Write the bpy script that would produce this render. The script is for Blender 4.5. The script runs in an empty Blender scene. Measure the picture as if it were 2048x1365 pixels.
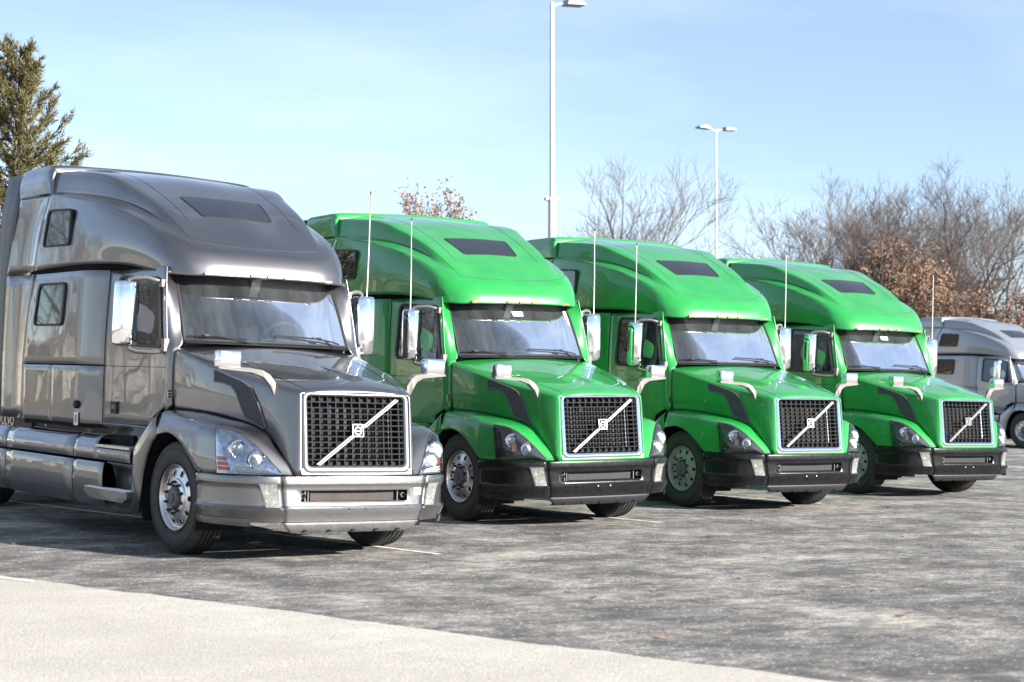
import bpy, bmesh, math, random
from mathutils import Vector, Matrix
from mathutils.bvhtree import BVHTree
R = math.radians
scene = bpy.context.scene
col = scene.collection
rnd = random.Random(7)

# ------------------------------------------------------------------ camera
yaw, pitch, roll = R(53.989), R(1.218), R(1.394)
fwd = Vector((math.cos(yaw)*math.cos(pitch), math.sin(yaw)*math.cos(pitch), math.sin(pitch)))
rgt = Vector((math.sin(yaw), -math.cos(yaw), 0)); up = rgt.cross(fwd)
r2 = math.cos(roll)*rgt + math.sin(roll)*up; u2 = -math.sin(roll)*rgt + math.cos(roll)*up
CAM = Vector((-7.848, -14.406, 1.6845))
cam_data = bpy.data.cameras.new('camera'); cam = bpy.data.objects.new('camera', cam_data); col.objects.link(cam)
cam.matrix_world = Matrix(((r2.x, u2.x, -fwd.x, CAM.x), (r2.y, u2.y, -fwd.y, CAM.y), (r2.z, u2.z, -fwd.z, CAM.z), (0, 0, 0, 1)))
cam_data.sensor_width = 36; cam_data.lens = 3414.9/2048*36
cam_data.clip_start = .1; cam_data.clip_end = 3000
cam_data.dof.use_dof = True; cam_data.dof.focus_distance = 19.0; cam_data.dof.aperture_fstop = 2.4
scene.camera = cam
F_PX = 3414.9

def px_ground(px, depth):                          # ground point at a given distance along a line of sight (used only to plan where things stand)
    d = fwd+r2*((px-1024)/F_PX); d.z = 0; d.normalize(); return CAM.xy+d.xy*depth

# ------------------------------------------------------------------ sky and sun
SUN_EL = R(21); SUN_DIR = Vector((.40, -.917, 0)).normalized()          # horizontal direction towards the sun
world = bpy.data.worlds.new('World'); scene.world = world; world.use_nodes = True
nt = world.node_tree; nt.nodes.clear()
out = nt.nodes.new('ShaderNodeOutputWorld'); bg = nt.nodes.new('ShaderNodeBackground')
sky = nt.nodes.new('ShaderNodeTexSky'); sky.sky_type = 'NISHITA'; sky.sun_disc = False
sky.sun_elevation = SUN_EL; sky.sun_rotation = math.atan2(SUN_DIR.x, SUN_DIR.y)
sky.air_density = .9; sky.dust_density = .0; sky.ozone_density = 2.6; sky.altitude = 1500
tc = nt.nodes.new('ShaderNodeTexCoord'); mp = nt.nodes.new('ShaderNodeMapping')
mp.inputs['Scale'].default_value = (1.2, 2.6, 9.0); mp.inputs['Rotation'].default_value = (.18, .1, .5)
nz = nt.nodes.new('ShaderNodeTexNoise'); nz.inputs['Scale'].default_value = 1.6; nz.inputs['Detail'].default_value = 6; nz.inputs['Roughness'].default_value = .55
rp = nt.nodes.new('ShaderNodeValToRGB'); rp.color_ramp.elements[0].position = .44; rp.color_ramp.elements[1].position = .78; rp.color_ramp.elements[0].color = (.17, .17, .17, 1)
rp.color_ramp.elements[1].color = (.40, .40, .40, 1)
mx = nt.nodes.new('ShaderNodeMix'); mx.data_type = 'RGBA'; mx.inputs[7].default_value = (7.4, 8.1, 8.6, 1)
nt.links.new(tc.outputs['Generated'], mp.inputs[0]); nt.links.new(mp.outputs[0], nz.inputs[0]); nt.links.new(nz.outputs[0], rp.inputs[0])
nt.links.new(rp.outputs[0], mx.inputs[0]); nt.links.new(sky.outputs[0], mx.inputs[6]); nt.links.new(mx.outputs[2], bg.inputs[0])
bg.inputs[1].default_value = .064
nt.links.new(bg.outputs[0], out.inputs[0])
sd = bpy.data.lights.new('sun', 'SUN'); sd.energy = 5.0; sd.angle = R(.5); sd.color = (1, .955, .89)
so = bpy.data.objects.new('sun', sd); col.objects.link(so)
sun_vec = Vector((SUN_DIR.x*math.cos(SUN_EL), SUN_DIR.y*math.cos(SUN_EL), math.sin(SUN_EL)))
so.rotation_euler = sun_vec.to_track_quat('Z', 'Y').to_euler(); so.location = (20, -30, 30)
scene.view_settings.view_transform = 'Standard'; scene.view_settings.look = 'None'
scene.view_settings.exposure = 1.6; scene.view_settings.gamma = 1
scene.render.engine = 'CYCLES'

# ------------------------------------------------------------------ helpers: materials
def mat(name, color=(.5, .5, .5), rough=.5, metal=0, coat=0, emit=None, spec=.5, noise=None, bump=None, wave=None):
    m = bpy.data.materials.new(name); m.use_nodes = True
    t = m.node_tree; b = t.nodes['Principled BSDF']
    b.inputs['Base Color'].default_value = (*color, 1); b.inputs['Roughness'].default_value = rough
    b.inputs['Metallic'].default_value = metal; b.inputs['Coat Weight'].default_value = coat
    b.inputs['Coat Roughness'].default_value = .012; b.inputs['Coat IOR'].default_value = 1.62 if name == 'paint_metallic_grey' else 1.47 if name.startswith('paint') else 1.5; b.inputs['Specular IOR Level'].default_value = spec
    co = None
    def coord():
        nonlocal co
        if co is None: co = t.nodes.new('ShaderNodeTexCoord')
        return co.outputs['Object']
    if noise:                                      # (scale, amount): tone variation of the surface itself
        n = t.nodes.new('ShaderNodeTexNoise'); n.inputs['Scale'].default_value = noise[0]; n.inputs['Detail'].default_value = 5
        t.links.new(coord(), n.inputs['Vector'])
        r = t.nodes.new('ShaderNodeValToRGB'); k = noise[1]
        r.color_ramp.elements[0].position = .3; r.color_ramp.elements[1].position = .7
        r.color_ramp.elements[0].color = (*[max(c*(1-k), 0) for c in color], 1); r.color_ramp.elements[1].color = (*[min(c*(1+k), 1) for c in color], 1)
        t.links.new(n.outputs[0], r.inputs[0]); t.links.new(r.outputs[0], b.inputs['Base Color'])
        if name.startswith('paint'):               # thin uneven road film over the clear coat
            n2 = t.nodes.new('ShaderNodeTexNoise'); n2.inputs['Scale'].default_value = 2.6; n2.inputs['Detail'].default_value = 8; n2.inputs['Roughness'].default_value = .68
            t.links.new(coord(), n2.inputs['Vector'])
            m2 = t.nodes.new('ShaderNodeMapRange'); m2.inputs[1].default_value = .42; m2.inputs[2].default_value = .72; m2.inputs[3].default_value = .006; m2.inputs[4].default_value = .07
            t.links.new(n2.outputs[0], m2.inputs[0]); t.links.new(m2.outputs[0], b.inputs['Coat Roughness'])
            m3 = t.nodes.new('ShaderNodeMapRange'); m3.inputs[1].default_value = .45; m3.inputs[2].default_value = .78; m3.inputs[3].default_value = 0; m3.inputs[4].default_value = .05
            dm = t.nodes.new('ShaderNodeMix'); dm.data_type = 'RGBA'; dm.inputs[7].default_value = (.24, .22, .19, 1)
            t.links.new(n2.outputs[0], m3.inputs[0]); t.links.new(m3.outputs[0], dm.inputs[0]); t.links.new(r.outputs[0], dm.inputs[6]); t.links.new(dm.outputs[2], b.inputs['Base Color'])
        if len(noise) > 2:
            mr = t.nodes.new('ShaderNodeMapRange'); mr.inputs['To Min'].default_value = rough*(1-noise[2]); mr.inputs['To Max'].default_value = min(1, rough*(1+noise[2]))
            t.links.new(n.outputs[0], mr.inputs[0]); t.links.new(mr.outputs[0], b.inputs['Roughness'])
    if bump:
        n = t.nodes.new('ShaderNodeTexNoise'); n.inputs['Scale'].default_value = bump[0]; n.inputs['Detail'].default_value = bump[2] if len(bump) > 2 else 2
        t.links.new(coord(), n.inputs['Vector'])
        bu = t.nodes.new('ShaderNodeBump'); bu.inputs['Strength'].default_value = 1; bu.inputs['Distance'].default_value = bump[1]
        t.links.new(n.outputs[0], bu.inputs['Height']); t.links.new(bu.outputs[0], b.inputs['Normal']); t.links.new(bu.outputs[0], b.inputs['Coat Normal'])
    return m

def glass_mat(name, tint, refl=.12, dust=0.0, rough=.0):
    m = bpy.data.materials.new(name); m.use_nodes = True; t = m.node_tree; t.nodes.clear()
    o = t.nodes.new('ShaderNodeOutputMaterial'); tr = t.nodes.new('ShaderNodeBsdfTransparent'); tr.inputs[0].default_value = (*tint, 1)
    gl = t.nodes.new('ShaderNodeBsdfGlossy'); gl.inputs['Roughness'].default_value = rough; gl.inputs[0].default_value = (.95, .97, 1, 1)
    fr = t.nodes.new('ShaderNodeFresnel'); fr.inputs[0].default_value = 1.5
    ad = t.nodes.new('ShaderNodeMath'); ad.operation = 'ADD'; ad.use_clamp = True; ad.inputs[1].default_value = refl
    t.links.new(fr.outputs[0], ad.inputs[0])
    mx = t.nodes.new('ShaderNodeMixShader'); t.links.new(ad.outputs[0], mx.inputs[0]); t.links.new(tr.outputs[0], mx.inputs[1]); t.links.new(gl.outputs[0], mx.inputs[2])
    last = mx
    if dust:                                       # dried rain streaks and dust film
        co = t.nodes.new('ShaderNodeTexCoord'); mp = t.nodes.new('ShaderNodeMapping'); mp.inputs['Scale'].default_value = (5, .6, .9)
        n = t.nodes.new('ShaderNodeTexNoise'); n.inputs['Scale'].default_value = 1.4; n.inputs['Detail'].default_value = 7; n.inputs['Roughness'].default_value = .7
        r = t.nodes.new('ShaderNodeMapRange'); r.inputs[1].default_value = .36; r.inputs[2].default_value = .75; r.inputs[3].default_value = dust*.35; r.inputs[4].default_value = dust*1.6
        df = t.nodes.new('ShaderNodeBsdfDiffuse'); df.inputs[0].default_value = (.62, .66, .68, 1)
        t.links.new(co.outputs['Object'], mp.inputs[0]); t.links.new(mp.outputs[0], n.inputs[0]); t.links.new(n.outputs[0], r.inputs[0])
        m2 = t.nodes.new('ShaderNodeMixShader'); t.links.new(r.outputs[0], m2.inputs[0]); t.links.new(mx.outputs[0], m2.inputs[1]); t.links.new(df.outputs[0], m2.inputs[2]); last = m2
    t.links.new(last.outputs[0], o.inputs[0])
    return m

WV = (1.7, .0055, 1)
M = dict(
    paint_grey=mat('paint_metallic_grey', (.172, .165, .170), .39, 1, 1, noise=(5, .05), bump=WV),
    paint_green=mat('paint_green', (.010, .222, .038), .35, 0, 1, noise=(4, .09), bump=WV),
    paint_silver=mat('paint_silver', (.26, .275, .30), .32, .4, 1, bump=WV),
    bumper_grey=mat('bumper_silver_grey', (.26, .255, .257), .34, .85, .6, noise=(30, .06, .2)),
    bumper_black=mat('bumper_gloss_black', (.009, .009, .010), .28, 0, .14, spec=.18, noise=(20, .3, .3)),
    valance=mat('valance_grey_plastic', (.10, .10, .10), .5, .2, noise=(18, .25)),
    chrome=mat('chrome', (.86, .87, .9), .06, 1, noise=(25, .04, .6)),
    alu=mat('polished_aluminium', (.66, .65, .64), .28, 1, noise=(40, .1, .4)),
    plastic=mat('black_plastic', (.022, .022, .024), .5, spec=.25, noise=(40, .2)),
    plastic_grey=mat('grey_plastic', (.09, .09, .095), .45, noise=(40, .2)),
    grille=mat('grille_plastic', (.018, .019, .022), .65, spec=.12, noise=(30, .2)),
    radiator=mat('charge_cooler', (.03, .02, .016), .6, .2, noise=(8, .25)), fog=mat('fog_lens_frosted', (.17, .17, .155), .12, 0, .6, noise=(40, .35)),
    rubber=mat('rubber', (.022, .021, .021), .62, noise=(30, .3), bump=(180, .0008)),
    tread=mat('tyre_tread', (.03, .029, .028), .75, noise=(25, .35), bump=(90, .002)),
    dark=mat('underbody_black', (.012, .012, .013), .8, spec=.1),
    interior=mat('cab_interior', (.06, .06, .063), .7, noise=(8, .2)),
    seat=mat('seat_fabric', (.02, .02, .022), .85),
    side_glass=mat('tinted_side_glass', (.012, .014, .016), .02, 0, 0, spec=.9),
    roof_glass=mat('tinted_roof_glass', (.014, .016, .026), .2, 0, .15, spec=.35),
    amber=mat('amber_lens', (.85, .26, .02), .15, 0, .6), red=mat('red_reflector', (.62, .018, .006), .3, 0, .1),
    clear=mat('clear_lens_white', (.55, .55, .51), .15, 0, .5, noise=(60, .25)),
    white=mat('white_print', (.8, .8, .78), .5), yellow=mat('yellow_print', (.85, .8, .08), .5), placard=mat('placard_red', (.5, .06, .05), .5),
    nut=mat('lug_nut_cover', (.03, .03, .03), .35), fiber=mat('antenna_fibreglass', (.75, .72, .66), .4), antred=mat('antenna_red', (.6, .12, .08), .4),
    arm=mat('mirror_arm_grey', (.14, .135, .125), .4, .2), bracket=mat('mirror_bracket_grey', (.17, .16, .145), .45, .1),
    hl_chrome=mat('headlight_dark_chrome', (.42, .44, .48), .16, 1, noise=(30, .35, .5)),
    barmetal=mat('brushed_bar_metal', (.42, .42, .43), .32, .8),
    wind=glass_mat('windshield_glass', (.42, .52, .56), .04, .04), lens=glass_mat('headlight_lens', (.93, .95, .97), .03),
)

# ------------------------------------------------------------------ helpers: meshes
def obj(name, verts, faces, m, parent=None, smooth=True, idx=None, sharp=None, solid=0, bevel=0):
    me = bpy.data.meshes.new(name); me.from_pydata([tuple(v) for v in verts], [], faces); me.update()
    ms = m if isinstance(m, (list, tuple)) else [m]
    for k in ms: me.materials.append(M[k] if isinstance(k, str) else k)
    if idx: me.polygons.foreach_set('material_index', idx)
    if smooth:
        me.polygons.foreach_set('use_smooth', [True]*len(me.polygons))
        me.set_sharp_from_angle(angle=R(sharp if sharp else 40))
    o = bpy.data.objects.new(name, me); col.objects.link(o)
    if parent is not None: o.parent = parent
    if solid:
        s = o.modifiers.new('thickness', 'SOLIDIFY'); s.thickness = solid; s.offset = -1
    if bevel:
        b = o.modifiers.new('edge', 'BEVEL'); b.width = bevel; b.segments = 2; b.limit_method = 'ANGLE'
    return o
def tag(o, label=None, cat=None, group=None, kind=None):
    if label: o['label'] = label
    if cat: o['category'] = cat
    if group: o['group'] = group
    if kind: o['kind'] = kind
    return o
def empty(name, loc=(0, 0, 0), rz=0):
    o = bpy.data.objects.new(name, None); col.objects.link(o); o.location = loc; o.rotation_euler = (0, 0, rz); o.empty_display_size = .3
    return o
def copy_tree(o, parent=None):
    c = o.copy(); col.objects.link(c); c.parent = parent
    for ch in o.children: copy_tree(ch, c)
    return c

class MB:                                          # collects shapes into one mesh
    def __init__(s): s.v = []; s.f = []; s.i = []
    def add(s, v, f, k=0, M4=None):
        n = len(s.v)
        s.v += [(M4 @ Vector(p)) if M4 else Vector(p) for p in v]; s.f += [tuple(n+a for a in q) for q in f]; s.i += [k]*len(f)
        return s
    def box(s, c, d, k=0, rot=None):
        x, y, z = [a/2 for a in d]
        v = [Vector((a*x, b*y, e*z)) for a in (-1, 1) for b in (-1, 1) for e in (-1, 1)]
        f = [(0, 1, 3, 2), (4, 6, 7, 5), (0, 4, 5, 1), (2, 3, 7, 6), (0, 2, 6, 4), (1, 5, 7, 3)]
        m = Matrix.Translation(c) @ (rot.to_4x4() if rot else Matrix.Identity(4))
        return s.add(v, f, k, m)
    def tube(s, pts, r, n=8, k=0, cap=True):
        pts = [Vector(p) for p in pts]; rs = r if isinstance(r, (list, tuple)) else [r]*len(pts)
        v = []; f = []
        ref = None
        for i, p in enumerate(pts):
            d = (pts[min(i+1, len(pts)-1)]-pts[max(i-1, 0)]).normalized()
            if ref is None: ref = d.orthogonal().normalized()
            a = (ref-d*ref.dot(d)); a = a.normalized() if a.length > 1e-6 else d.orthogonal().normalized(); ref = a
            b = d.cross(a)
            for j in range(n):
                t = 2*math.pi*j/n; v.append(p+(a*math.cos(t)+b*math.sin(t))*rs[i])
        for i in range(len(pts)-1):
            for j in range(n): f.append((i*n+j, i*n+(j+1) % n, (i+1)*n+(j+1) % n, (i+1)*n+j))
        if cap: f.append(tuple(range(n-1, -1, -1))); f.append(tuple((len(pts)-1)*n+j for j in range(n)))
        return s.add(v, f, k)
    def lathe(s, prof, n=32, k=0, M4=None, ks=None):   # profile (r, x) turned about the X axis
        v = []; f = []; ii = []
        for (r, x) in prof:
            for j in range(n):
                t = 2*math.pi*j/n; v.append((x, r*math.cos(t), r*math.sin(t)))
        for i in range(len(prof)-1):
            for j in range(n): f.append((i*n+j, i*n+(j+1) % n, (i+1)*n+(j+1) % n, (i+1)*n+j)); ii.append(ks[i] if ks else k)
        s.add(v, f, k, M4); s.i[-len(ii):] = ii
        return s
    def prism(s, poly, a, b, axis=0, k=0):         # outline in the other two axes, extruded from a to b
        def P(u, w, t): return (t, u, w) if axis == 0 else ((u, t, w) if axis == 1 else (u, w, t))
        n = len(poly)
        v = [P(u, w, a) for u, w in poly]+[P(u, w, b) for u, w in poly]
        f = [tuple(range(n-1, -1, -1)), tuple(range(n, 2*n))]+[(i, (i+1) % n, n+(i+1) % n, n+i) for i in range(n)]
        return s.add(v, f, k)
    def build(s, name, m, parent=None, **kw):
        return obj(name, s.v, s.f, m, parent, idx=s.i if isinstance(m, (list, tuple)) else None, **kw)
def fix_normals(o):
    bm = bmesh.new(); bm.from_mesh(o.data); bmesh.ops.recalc_face_normals(bm, faces=bm.faces); bm.to_mesh(o.data); bm.free(); return o

def outward(o, c=(0, 1.2, 1.4)):                   # make the skin's normals face away from the truck's middle
    a = 0; c = Vector(c)
    for p in o.data.polygons: a += p.normal.dot((p.center-c).normalized())*p.area
    if a < 0: o.data.flip_normals()
    return o
def cr(p0, p1, p2, p3, t):
    return .5*((2*p1)+(p2-p0)*t+(2*p0-5*p1+4*p2-p3)*t*t+(3*p1-p0-3*p2+p3)*t*t*t)
def spl(P, u):
    n = len(P); i = min(int(u), n-2); i = max(i, 0); t = u-i
    p0 = P[i-1] if i > 0 else 2*P[0]-P[1]; p3 = P[i+2] if i+2 < n else 2*P[n-1]-P[n-2]
    return cr(p0, P[i], P[i+1], p3, t)
class Net:                                         # smooth surface through a net of points
    def __init__(s, rows): s.r = [[Vector(p) for p in row] for row in rows]; s.nu = len(rows)-1; s.nv = len(rows[0])-1
    def at(s, u, v): return spl([spl(row, v) for row in s.r], u)
    def nrm(s, u, v):
        e = .01; a = s.at(min(u+e, s.nu), v)-s.at(max(u-e, 0), v); b = s.at(u, min(v+e, s.nv))-s.at(u, max(v-e, 0))
        return a.cross(b).normalized()
    def grid(s, us, vs, off=0, flip=False, sx=1):
        v = []; f = []
        rows = [[spl(row, w) for row in s.r] for w in vs]
        for u in us:
            for j, w in enumerate(vs):
                p = spl(rows[j], u)
                if off: p = p+s.nrm(u, w)*off
                v.append((p.x*sx, p.y, p.z))
        n = len(vs)
        for i in range(len(us)-1):
            for j in range(n-1):
                q = (i*n+j, (i+1)*n+j, (i+1)*n+j+1, i*n+j+1)
                f.append(q[::-1] if flip else q)
        return v, f
def lin(a, b, n): return [a+(b-a)*i/n for i in range(n+1)]
def itp(x, xs, ys):
    if x <= xs[0]: return ys[0]
    for i in range(len(xs)-1):
        if x <= xs[i+1]: return ys[i]+(ys[i+1]-ys[i])*(x-xs[i])/(xs[i+1]-xs[i])
    return ys[-1]
def mirrored(rows): return rows
def rrect(c, rad, n=5):                            # rounded outline through four corners given in order (u, w)
    out_ = []; k = len(c)
    for i in range(k):
        p, a, b = Vector(c[i]), Vector(c[i-1]), Vector(c[(i+1) % k])
        r = rad if not isinstance(rad, (list, tuple)) else rad[i]
        s_, e = p+(a-p).normalized()*r, p+(b-p).normalized()*r
        for j in range(n+1):
            t = j/n; q = (1-t)**2*s_+2*t*(1-t)*p+t*t*e; out_.append((q.x, q.y))
    return out_

def dense(poly, step):
    o_ = []
    for i, p in enumerate(poly):
        q = poly[(i+1) % len(poly)]; d = math.hypot(q[0]-p[0], q[1]-p[1]); k = max(1, int(d/step))
        for j in range(k): o_.append((p[0]+(q[0]-p[0])*j/k, p[1]+(q[1]-p[1])*j/k))
    return o_

# ================================================================== GROUND
def ground_material(name, dark, light, scale, speck, sand=None):
    m = bpy.data.materials.new(name); m.use_nodes = True; t = m.node_tree; b = t.nodes['Principled BSDF']; b.inputs['Roughness'].default_value = .9
    b.inputs['Specular IOR Level'].default_value = .25
    co = t.nodes.new('ShaderNodeTexCoord')
    mp = t.nodes.new('ShaderNodeMapping'); mp.inputs['Rotation'].default_value = (0, 0, R(36)); mp.inputs['Scale'].default_value = (.75, 1.15, 1)
    t.links.new(co.outputs['Object'], mp.inputs[0])
    def noise(sc, det, ro, src=None):
        n = t.nodes.new('ShaderNodeTexNoise'); n.inputs['Scale'].default_value = sc; n.inputs['Detail'].default_value = det; n.inputs['Roughness'].default_value = ro
        t.links.new(src or mp.outputs[0], n.inputs['Vector']); return n
    def ramp(src, a, b_, ca=(0, 0, 0, 1), cb=(1, 1, 1, 1)):
        r = t.nodes.new('ShaderNodeValToRGB'); r.color_ramp.elements[0].position = a; r.color_ramp.elements[1].position = b_
        r.color_ramp.elements[0].color = ca; r.color_ramp.elements[1].color = cb; t.links.new(src, r.inputs[0]); return r
    def mix(f, a, b_):
        x = t.nodes.new('ShaderNodeMix'); x.data_type = 'RGBA'
        for s_, i in ((f, 0), (a, 6), (b_, 7)):
            if hasattr(s_, 'links'): t.links.new(s_, x.inputs[i])
            else: x.inputs[i].default_value = s_
        return x.outputs[2]
    big = ramp(noise(scale, 9, .66).outputs[0], .42, .62)
    med = ramp(noise(scale*5, 6, .7).outputs[0], .40, .66)
    fine = ramp(noise(speck, 3, .7, co.outputs['Object']).outputs[0], .47, .62)
    grain = ramp(noise(speck*3.3, 2, .6, co.outputs['Object']).outputs[0], .3, .7, (.5, .5, .5, 1), (1.5, 1.5, 1.5, 1))
    def math_(op, a, b_):
        x = t.nodes.new('ShaderNodeMath'); x.operation = op; x.use_clamp = True
        for s_, i in ((a, 0), (b_, 1)):
            if hasattr(s_, 'links'): t.links.new(s_, x.inputs[i])
            else: x.inputs[i].default_value = s_
        return x.outputs[0]
    worn = math_('ADD', math_('MULTIPLY', big.outputs[0], math_('ADD', math_('MULTIPLY', med.outputs[0], .6), .25)), math_('MULTIPLY', med.outputs[0], .18))
    worn = math_('ADD', math_('MULTIPLY', worn, .62), math_('MULTIPLY', fine.outputs[0], math_('ADD', math_('MULTIPLY', worn, .75), .10)))
    c = mix(worn, (*dark, 1), (*light, 1))
    if sand:
        sp = ramp(noise(scale*.55, 7, .62).outputs[0], .52, .70, (0, 0, 0, 1), (.8, .8, .8, 1)); c = mix(math_('MULTIPLY', sp.outputs[0], math_('ADD', med.outputs[0], .35)), c, (*sand, 1))
        wv = t.nodes.new('ShaderNodeVectorMath'); wv.operation = 'ADD'; wn = noise(1.3, 4, .6, co.outputs['Object']); sc_ = t.nodes.new('ShaderNodeVectorMath'); sc_.operation = 'SCALE'; sc_.inputs['Scale'].default_value = .9
        t.links.new(wn.outputs['Color'], sc_.inputs[0]); t.links.new(co.outputs['Object'], wv.inputs[0]); t.links.new(sc_.outputs[0], wv.inputs[1])
        vo = t.nodes.new('ShaderNodeTexVoronoi'); vo.feature = 'DISTANCE_TO_EDGE'; vo.inputs['Scale'].default_value = .28; t.links.new(wv.outputs[0], vo.inputs['Vector'])
        ck = ramp(vo.outputs['Distance'], .003, .010, (1, 1, 1, 1), (0, 0, 0, 1)); c = mix(math_('MULTIPLY', ck.outputs[0], math_('MULTIPLY', med.outputs[0], .7)), c, (.05, .05, .05, 1))
    pv = t.nodes.new('ShaderNodeTexVoronoi'); pv.inputs['Scale'].default_value = 27; t.links.new(co.outputs['Object'], pv.inputs['Vector'])
    sep = t.nodes.new('ShaderNodeSeparateColor'); t.links.new(pv.outputs['Color'], sep.inputs[0])
    stone = math_('MULTIPLY', ramp(sep.outputs[0], .80, .86).outputs[0], ramp(pv.outputs['Distance'], .22, .36, (1, 1, 1, 1), (0, 0, 0, 1)).outputs[0])
    c = mix(math_('MULTIPLY', stone, .75 if sand else .12), c, (.62, .58, .52, 1))          # pale stones worn bare in the surface
    pit = math_('MULTIPLY', ramp(sep.outputs[1], .78, .84).outputs[0], ramp(pv.outputs['Distance'], .22, .40, (1, 1, 1, 1), (0, 0, 0, 1)).outputs[0])
    c = mix(math_('MULTIPLY', pit, .6 if sand else .22), c, (.04, .04, .04, 1) if sand else (.22, .20, .18, 1))
    mu = t.nodes.new('ShaderNodeMix'); mu.data_type = 'RGBA'; mu.blend_type = 'MULTIPLY'; mu.inputs[0].default_value = 1
    t.links.new(c, mu.inputs[6]); t.links.new(grain.outputs[0], mu.inputs[7]); t.links.new(mu.outputs[2], b.inputs['Base Color'])
    bn = noise(speck*1.6, 4, .7, co.outputs['Object']); bu = t.nodes.new('ShaderNodeBump'); bu.inputs['Distance'].default_value = .012; bu.inputs['Strength'].default_value = .8
    t.links.new(bn.outputs[0], bu.inputs['Height']); t.links.new(bu.outputs[0], b.inputs['Normal'])
    return m
M['asphalt'] = ground_material('worn_asphalt', (.069, .067, .066), (.47, .437, .392), 1.35, 34, (.52, .465, .395))
M['concrete'] = ground_material('pale_concrete', (.43, .394, .346), (.57, .53, .472), .5, 42)
M['line'] = mat('worn_line_paint', (.62, .61, .57), .8, noise=(7, .35), bump=(60, .003))
g = obj('asphalt_ground', [(-1500, -1500, 0), (1500, -1500, 0), (1500, 1500, 0), (-1500, 1500, 0)], [(0, 1, 2, 3)], 'asphalt', smooth=False); tag(g, 'weathered dark asphalt parking lot with pale dusty streaks', 'parking lot', kind='structure')
# pale concrete apron in front: its edge runs diagonally past the first truck's nose
e0 = Vector((-3.07, -.96)); ed = Vector((.346, -.938)).normalized(); en = Vector((-ed.y, ed.x))*-1
P = []; N = 1500; rgc = random.Random(9); jit = 0
for i in range(N+1):
    s_ = -40+i*90/N; w = .02*math.sin(s_*1.7)+.012*math.sin(s_*5.3+1)+.008*math.sin(s_*13)+.0018*(s_-4)**2*(1 if s_ > -6 else 0)*.3; jit = jit*.7+rgc.gauss(0, .010); w += jit
    q = e0+ed*s_+en*(w); P.append((q.x, q.y))
far = [(P[-1][0]-60, P[-1][1]-30), (P[0][0]-60, P[0][1])]
pts = P+far
o = obj('concrete_apron', [(x, y, .005) for x, y in pts], [tuple(range(len(pts)-1, -1, -1))], 'concrete', smooth=False); fix_normals(o)
if o.data.polygons[0].normal.z < 0: o.data.flip_normals()
tag(o, 'pale concrete apron with a ragged edge in the foreground', 'concrete', kind='structure')
def strip(name, a, b, w, label, z=.004, mname='line'):
    a, b = Vector(a), Vector(b); d = (b-a).normalized(); n = Vector((-d.y, d.x))*w/2
    v = []; k = 40
    for i in range(k+1):
        p = a+(b-a)*i/k; j = .006*math.sin(i*2.3)+.004*math.sin(i*5.1)
        v += [(p.x-n.x*(1+j*8), p.y-n.y*(1+j*8), z), (p.x+n.x*(1-j*6), p.y+n.y*(1-j*6), z)]
    f = [(2*i, 2*i+1, 2*i+3, 2*i+2) for i in range(k)]
    o = obj(name, v, f, mname, smooth=False)
    if o.data.polygons[0].normal.z < 0: o.data.flip_normals()
    return tag(o, label, 'line marking', kind='structure')
ld = Vector((-.20, .98)).normalized()
for (x, y), lb in (((1.12, -1.0), 'worn white stall line running under the grey truck'), ((5.60, .95), 'worn white stall line running under the nearest green truck'), ((10.0, 2.6), 'worn white stall line running under the middle green truck'), ((14.6, 4.0), 'worn white stall line running under the last green truck')):
    q = Vector((x, y))+ld*9
    strip('parking_line', (x, y), q, .085, lb)
q0 = e0-ed*9+en*.14; q1 = e0+ed*.55+en*.12
strip('edge_line', (q0.x, q0.y), (q1.x, q1.y), .055, 'thin white line painted along the concrete edge at left', z=.009)

# ================================================================== TRUCK  (x: across, right side of the truck is -x; y: backwards; z: up; origin on the ground under the front axle)
def side_x(y, z):                                  # outer skin of cab and sleeper below the roof
    x = itp(y, [.4, .8, 1.3, 1.72, 1.86, 1.98, 2.1, 2.25, 2.6, 4.5], [1.035, 1.058, 1.072, 1.08, 1.09, 1.135, 1.185, 1.212, 1.22, 1.22])
    if y < 2.0 and z > 1.9: x -= .045*((z-1.9)/.75)**1.3*min(1, (2.0-y)/.25)
    x -= .012*((z-1.75)/.9)**2
    return x
def rear_edge(z): return itp(z, [1.05, 1.7, 2.1, 2.3, 2.67], [3.80, 3.81, 3.745, 3.69, 3.565])
def side_patch(y0, y1, z0, z1, sx, ny=10, nz=10, edge=.007, off=0.0, drop=.006):
    """a body panel with rolled edges; y0, y1 may be functions of z"""
    f0 = y0 if callable(y0) else (lambda z: y0); f1 = y1 if callable(y1) else (lambda z: y1)
    zs = [z0, z0+edge]+lin(z0+edge, z1-edge, nz)[1:-1]+[z1-edge, z1]
    v = []; n = None
    for i, z in enumerate(zs):
        a, b = f0(z), f1(z)
        ys = [a, a+edge]+lin(a+edge, b-edge, ny)[1:-1]+[b-edge, b]; n = len(ys)
        for j, y in enumerate(ys):
            brd = i in (0, len(zs)-1) or j in (0, n-1)
            v.append(((side_x(y, z)+off-(drop if brd else 0))*-sx, y, z))
    f = []
    for i in range(len(zs)-1):
        for j in range(n-1):
            q = (i*n+j, i*n+j+1, (i+1)*n+j+1, (i+1)*n+j); f.append(q if sx < 0 else q[::-1])
    return v, f
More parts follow.
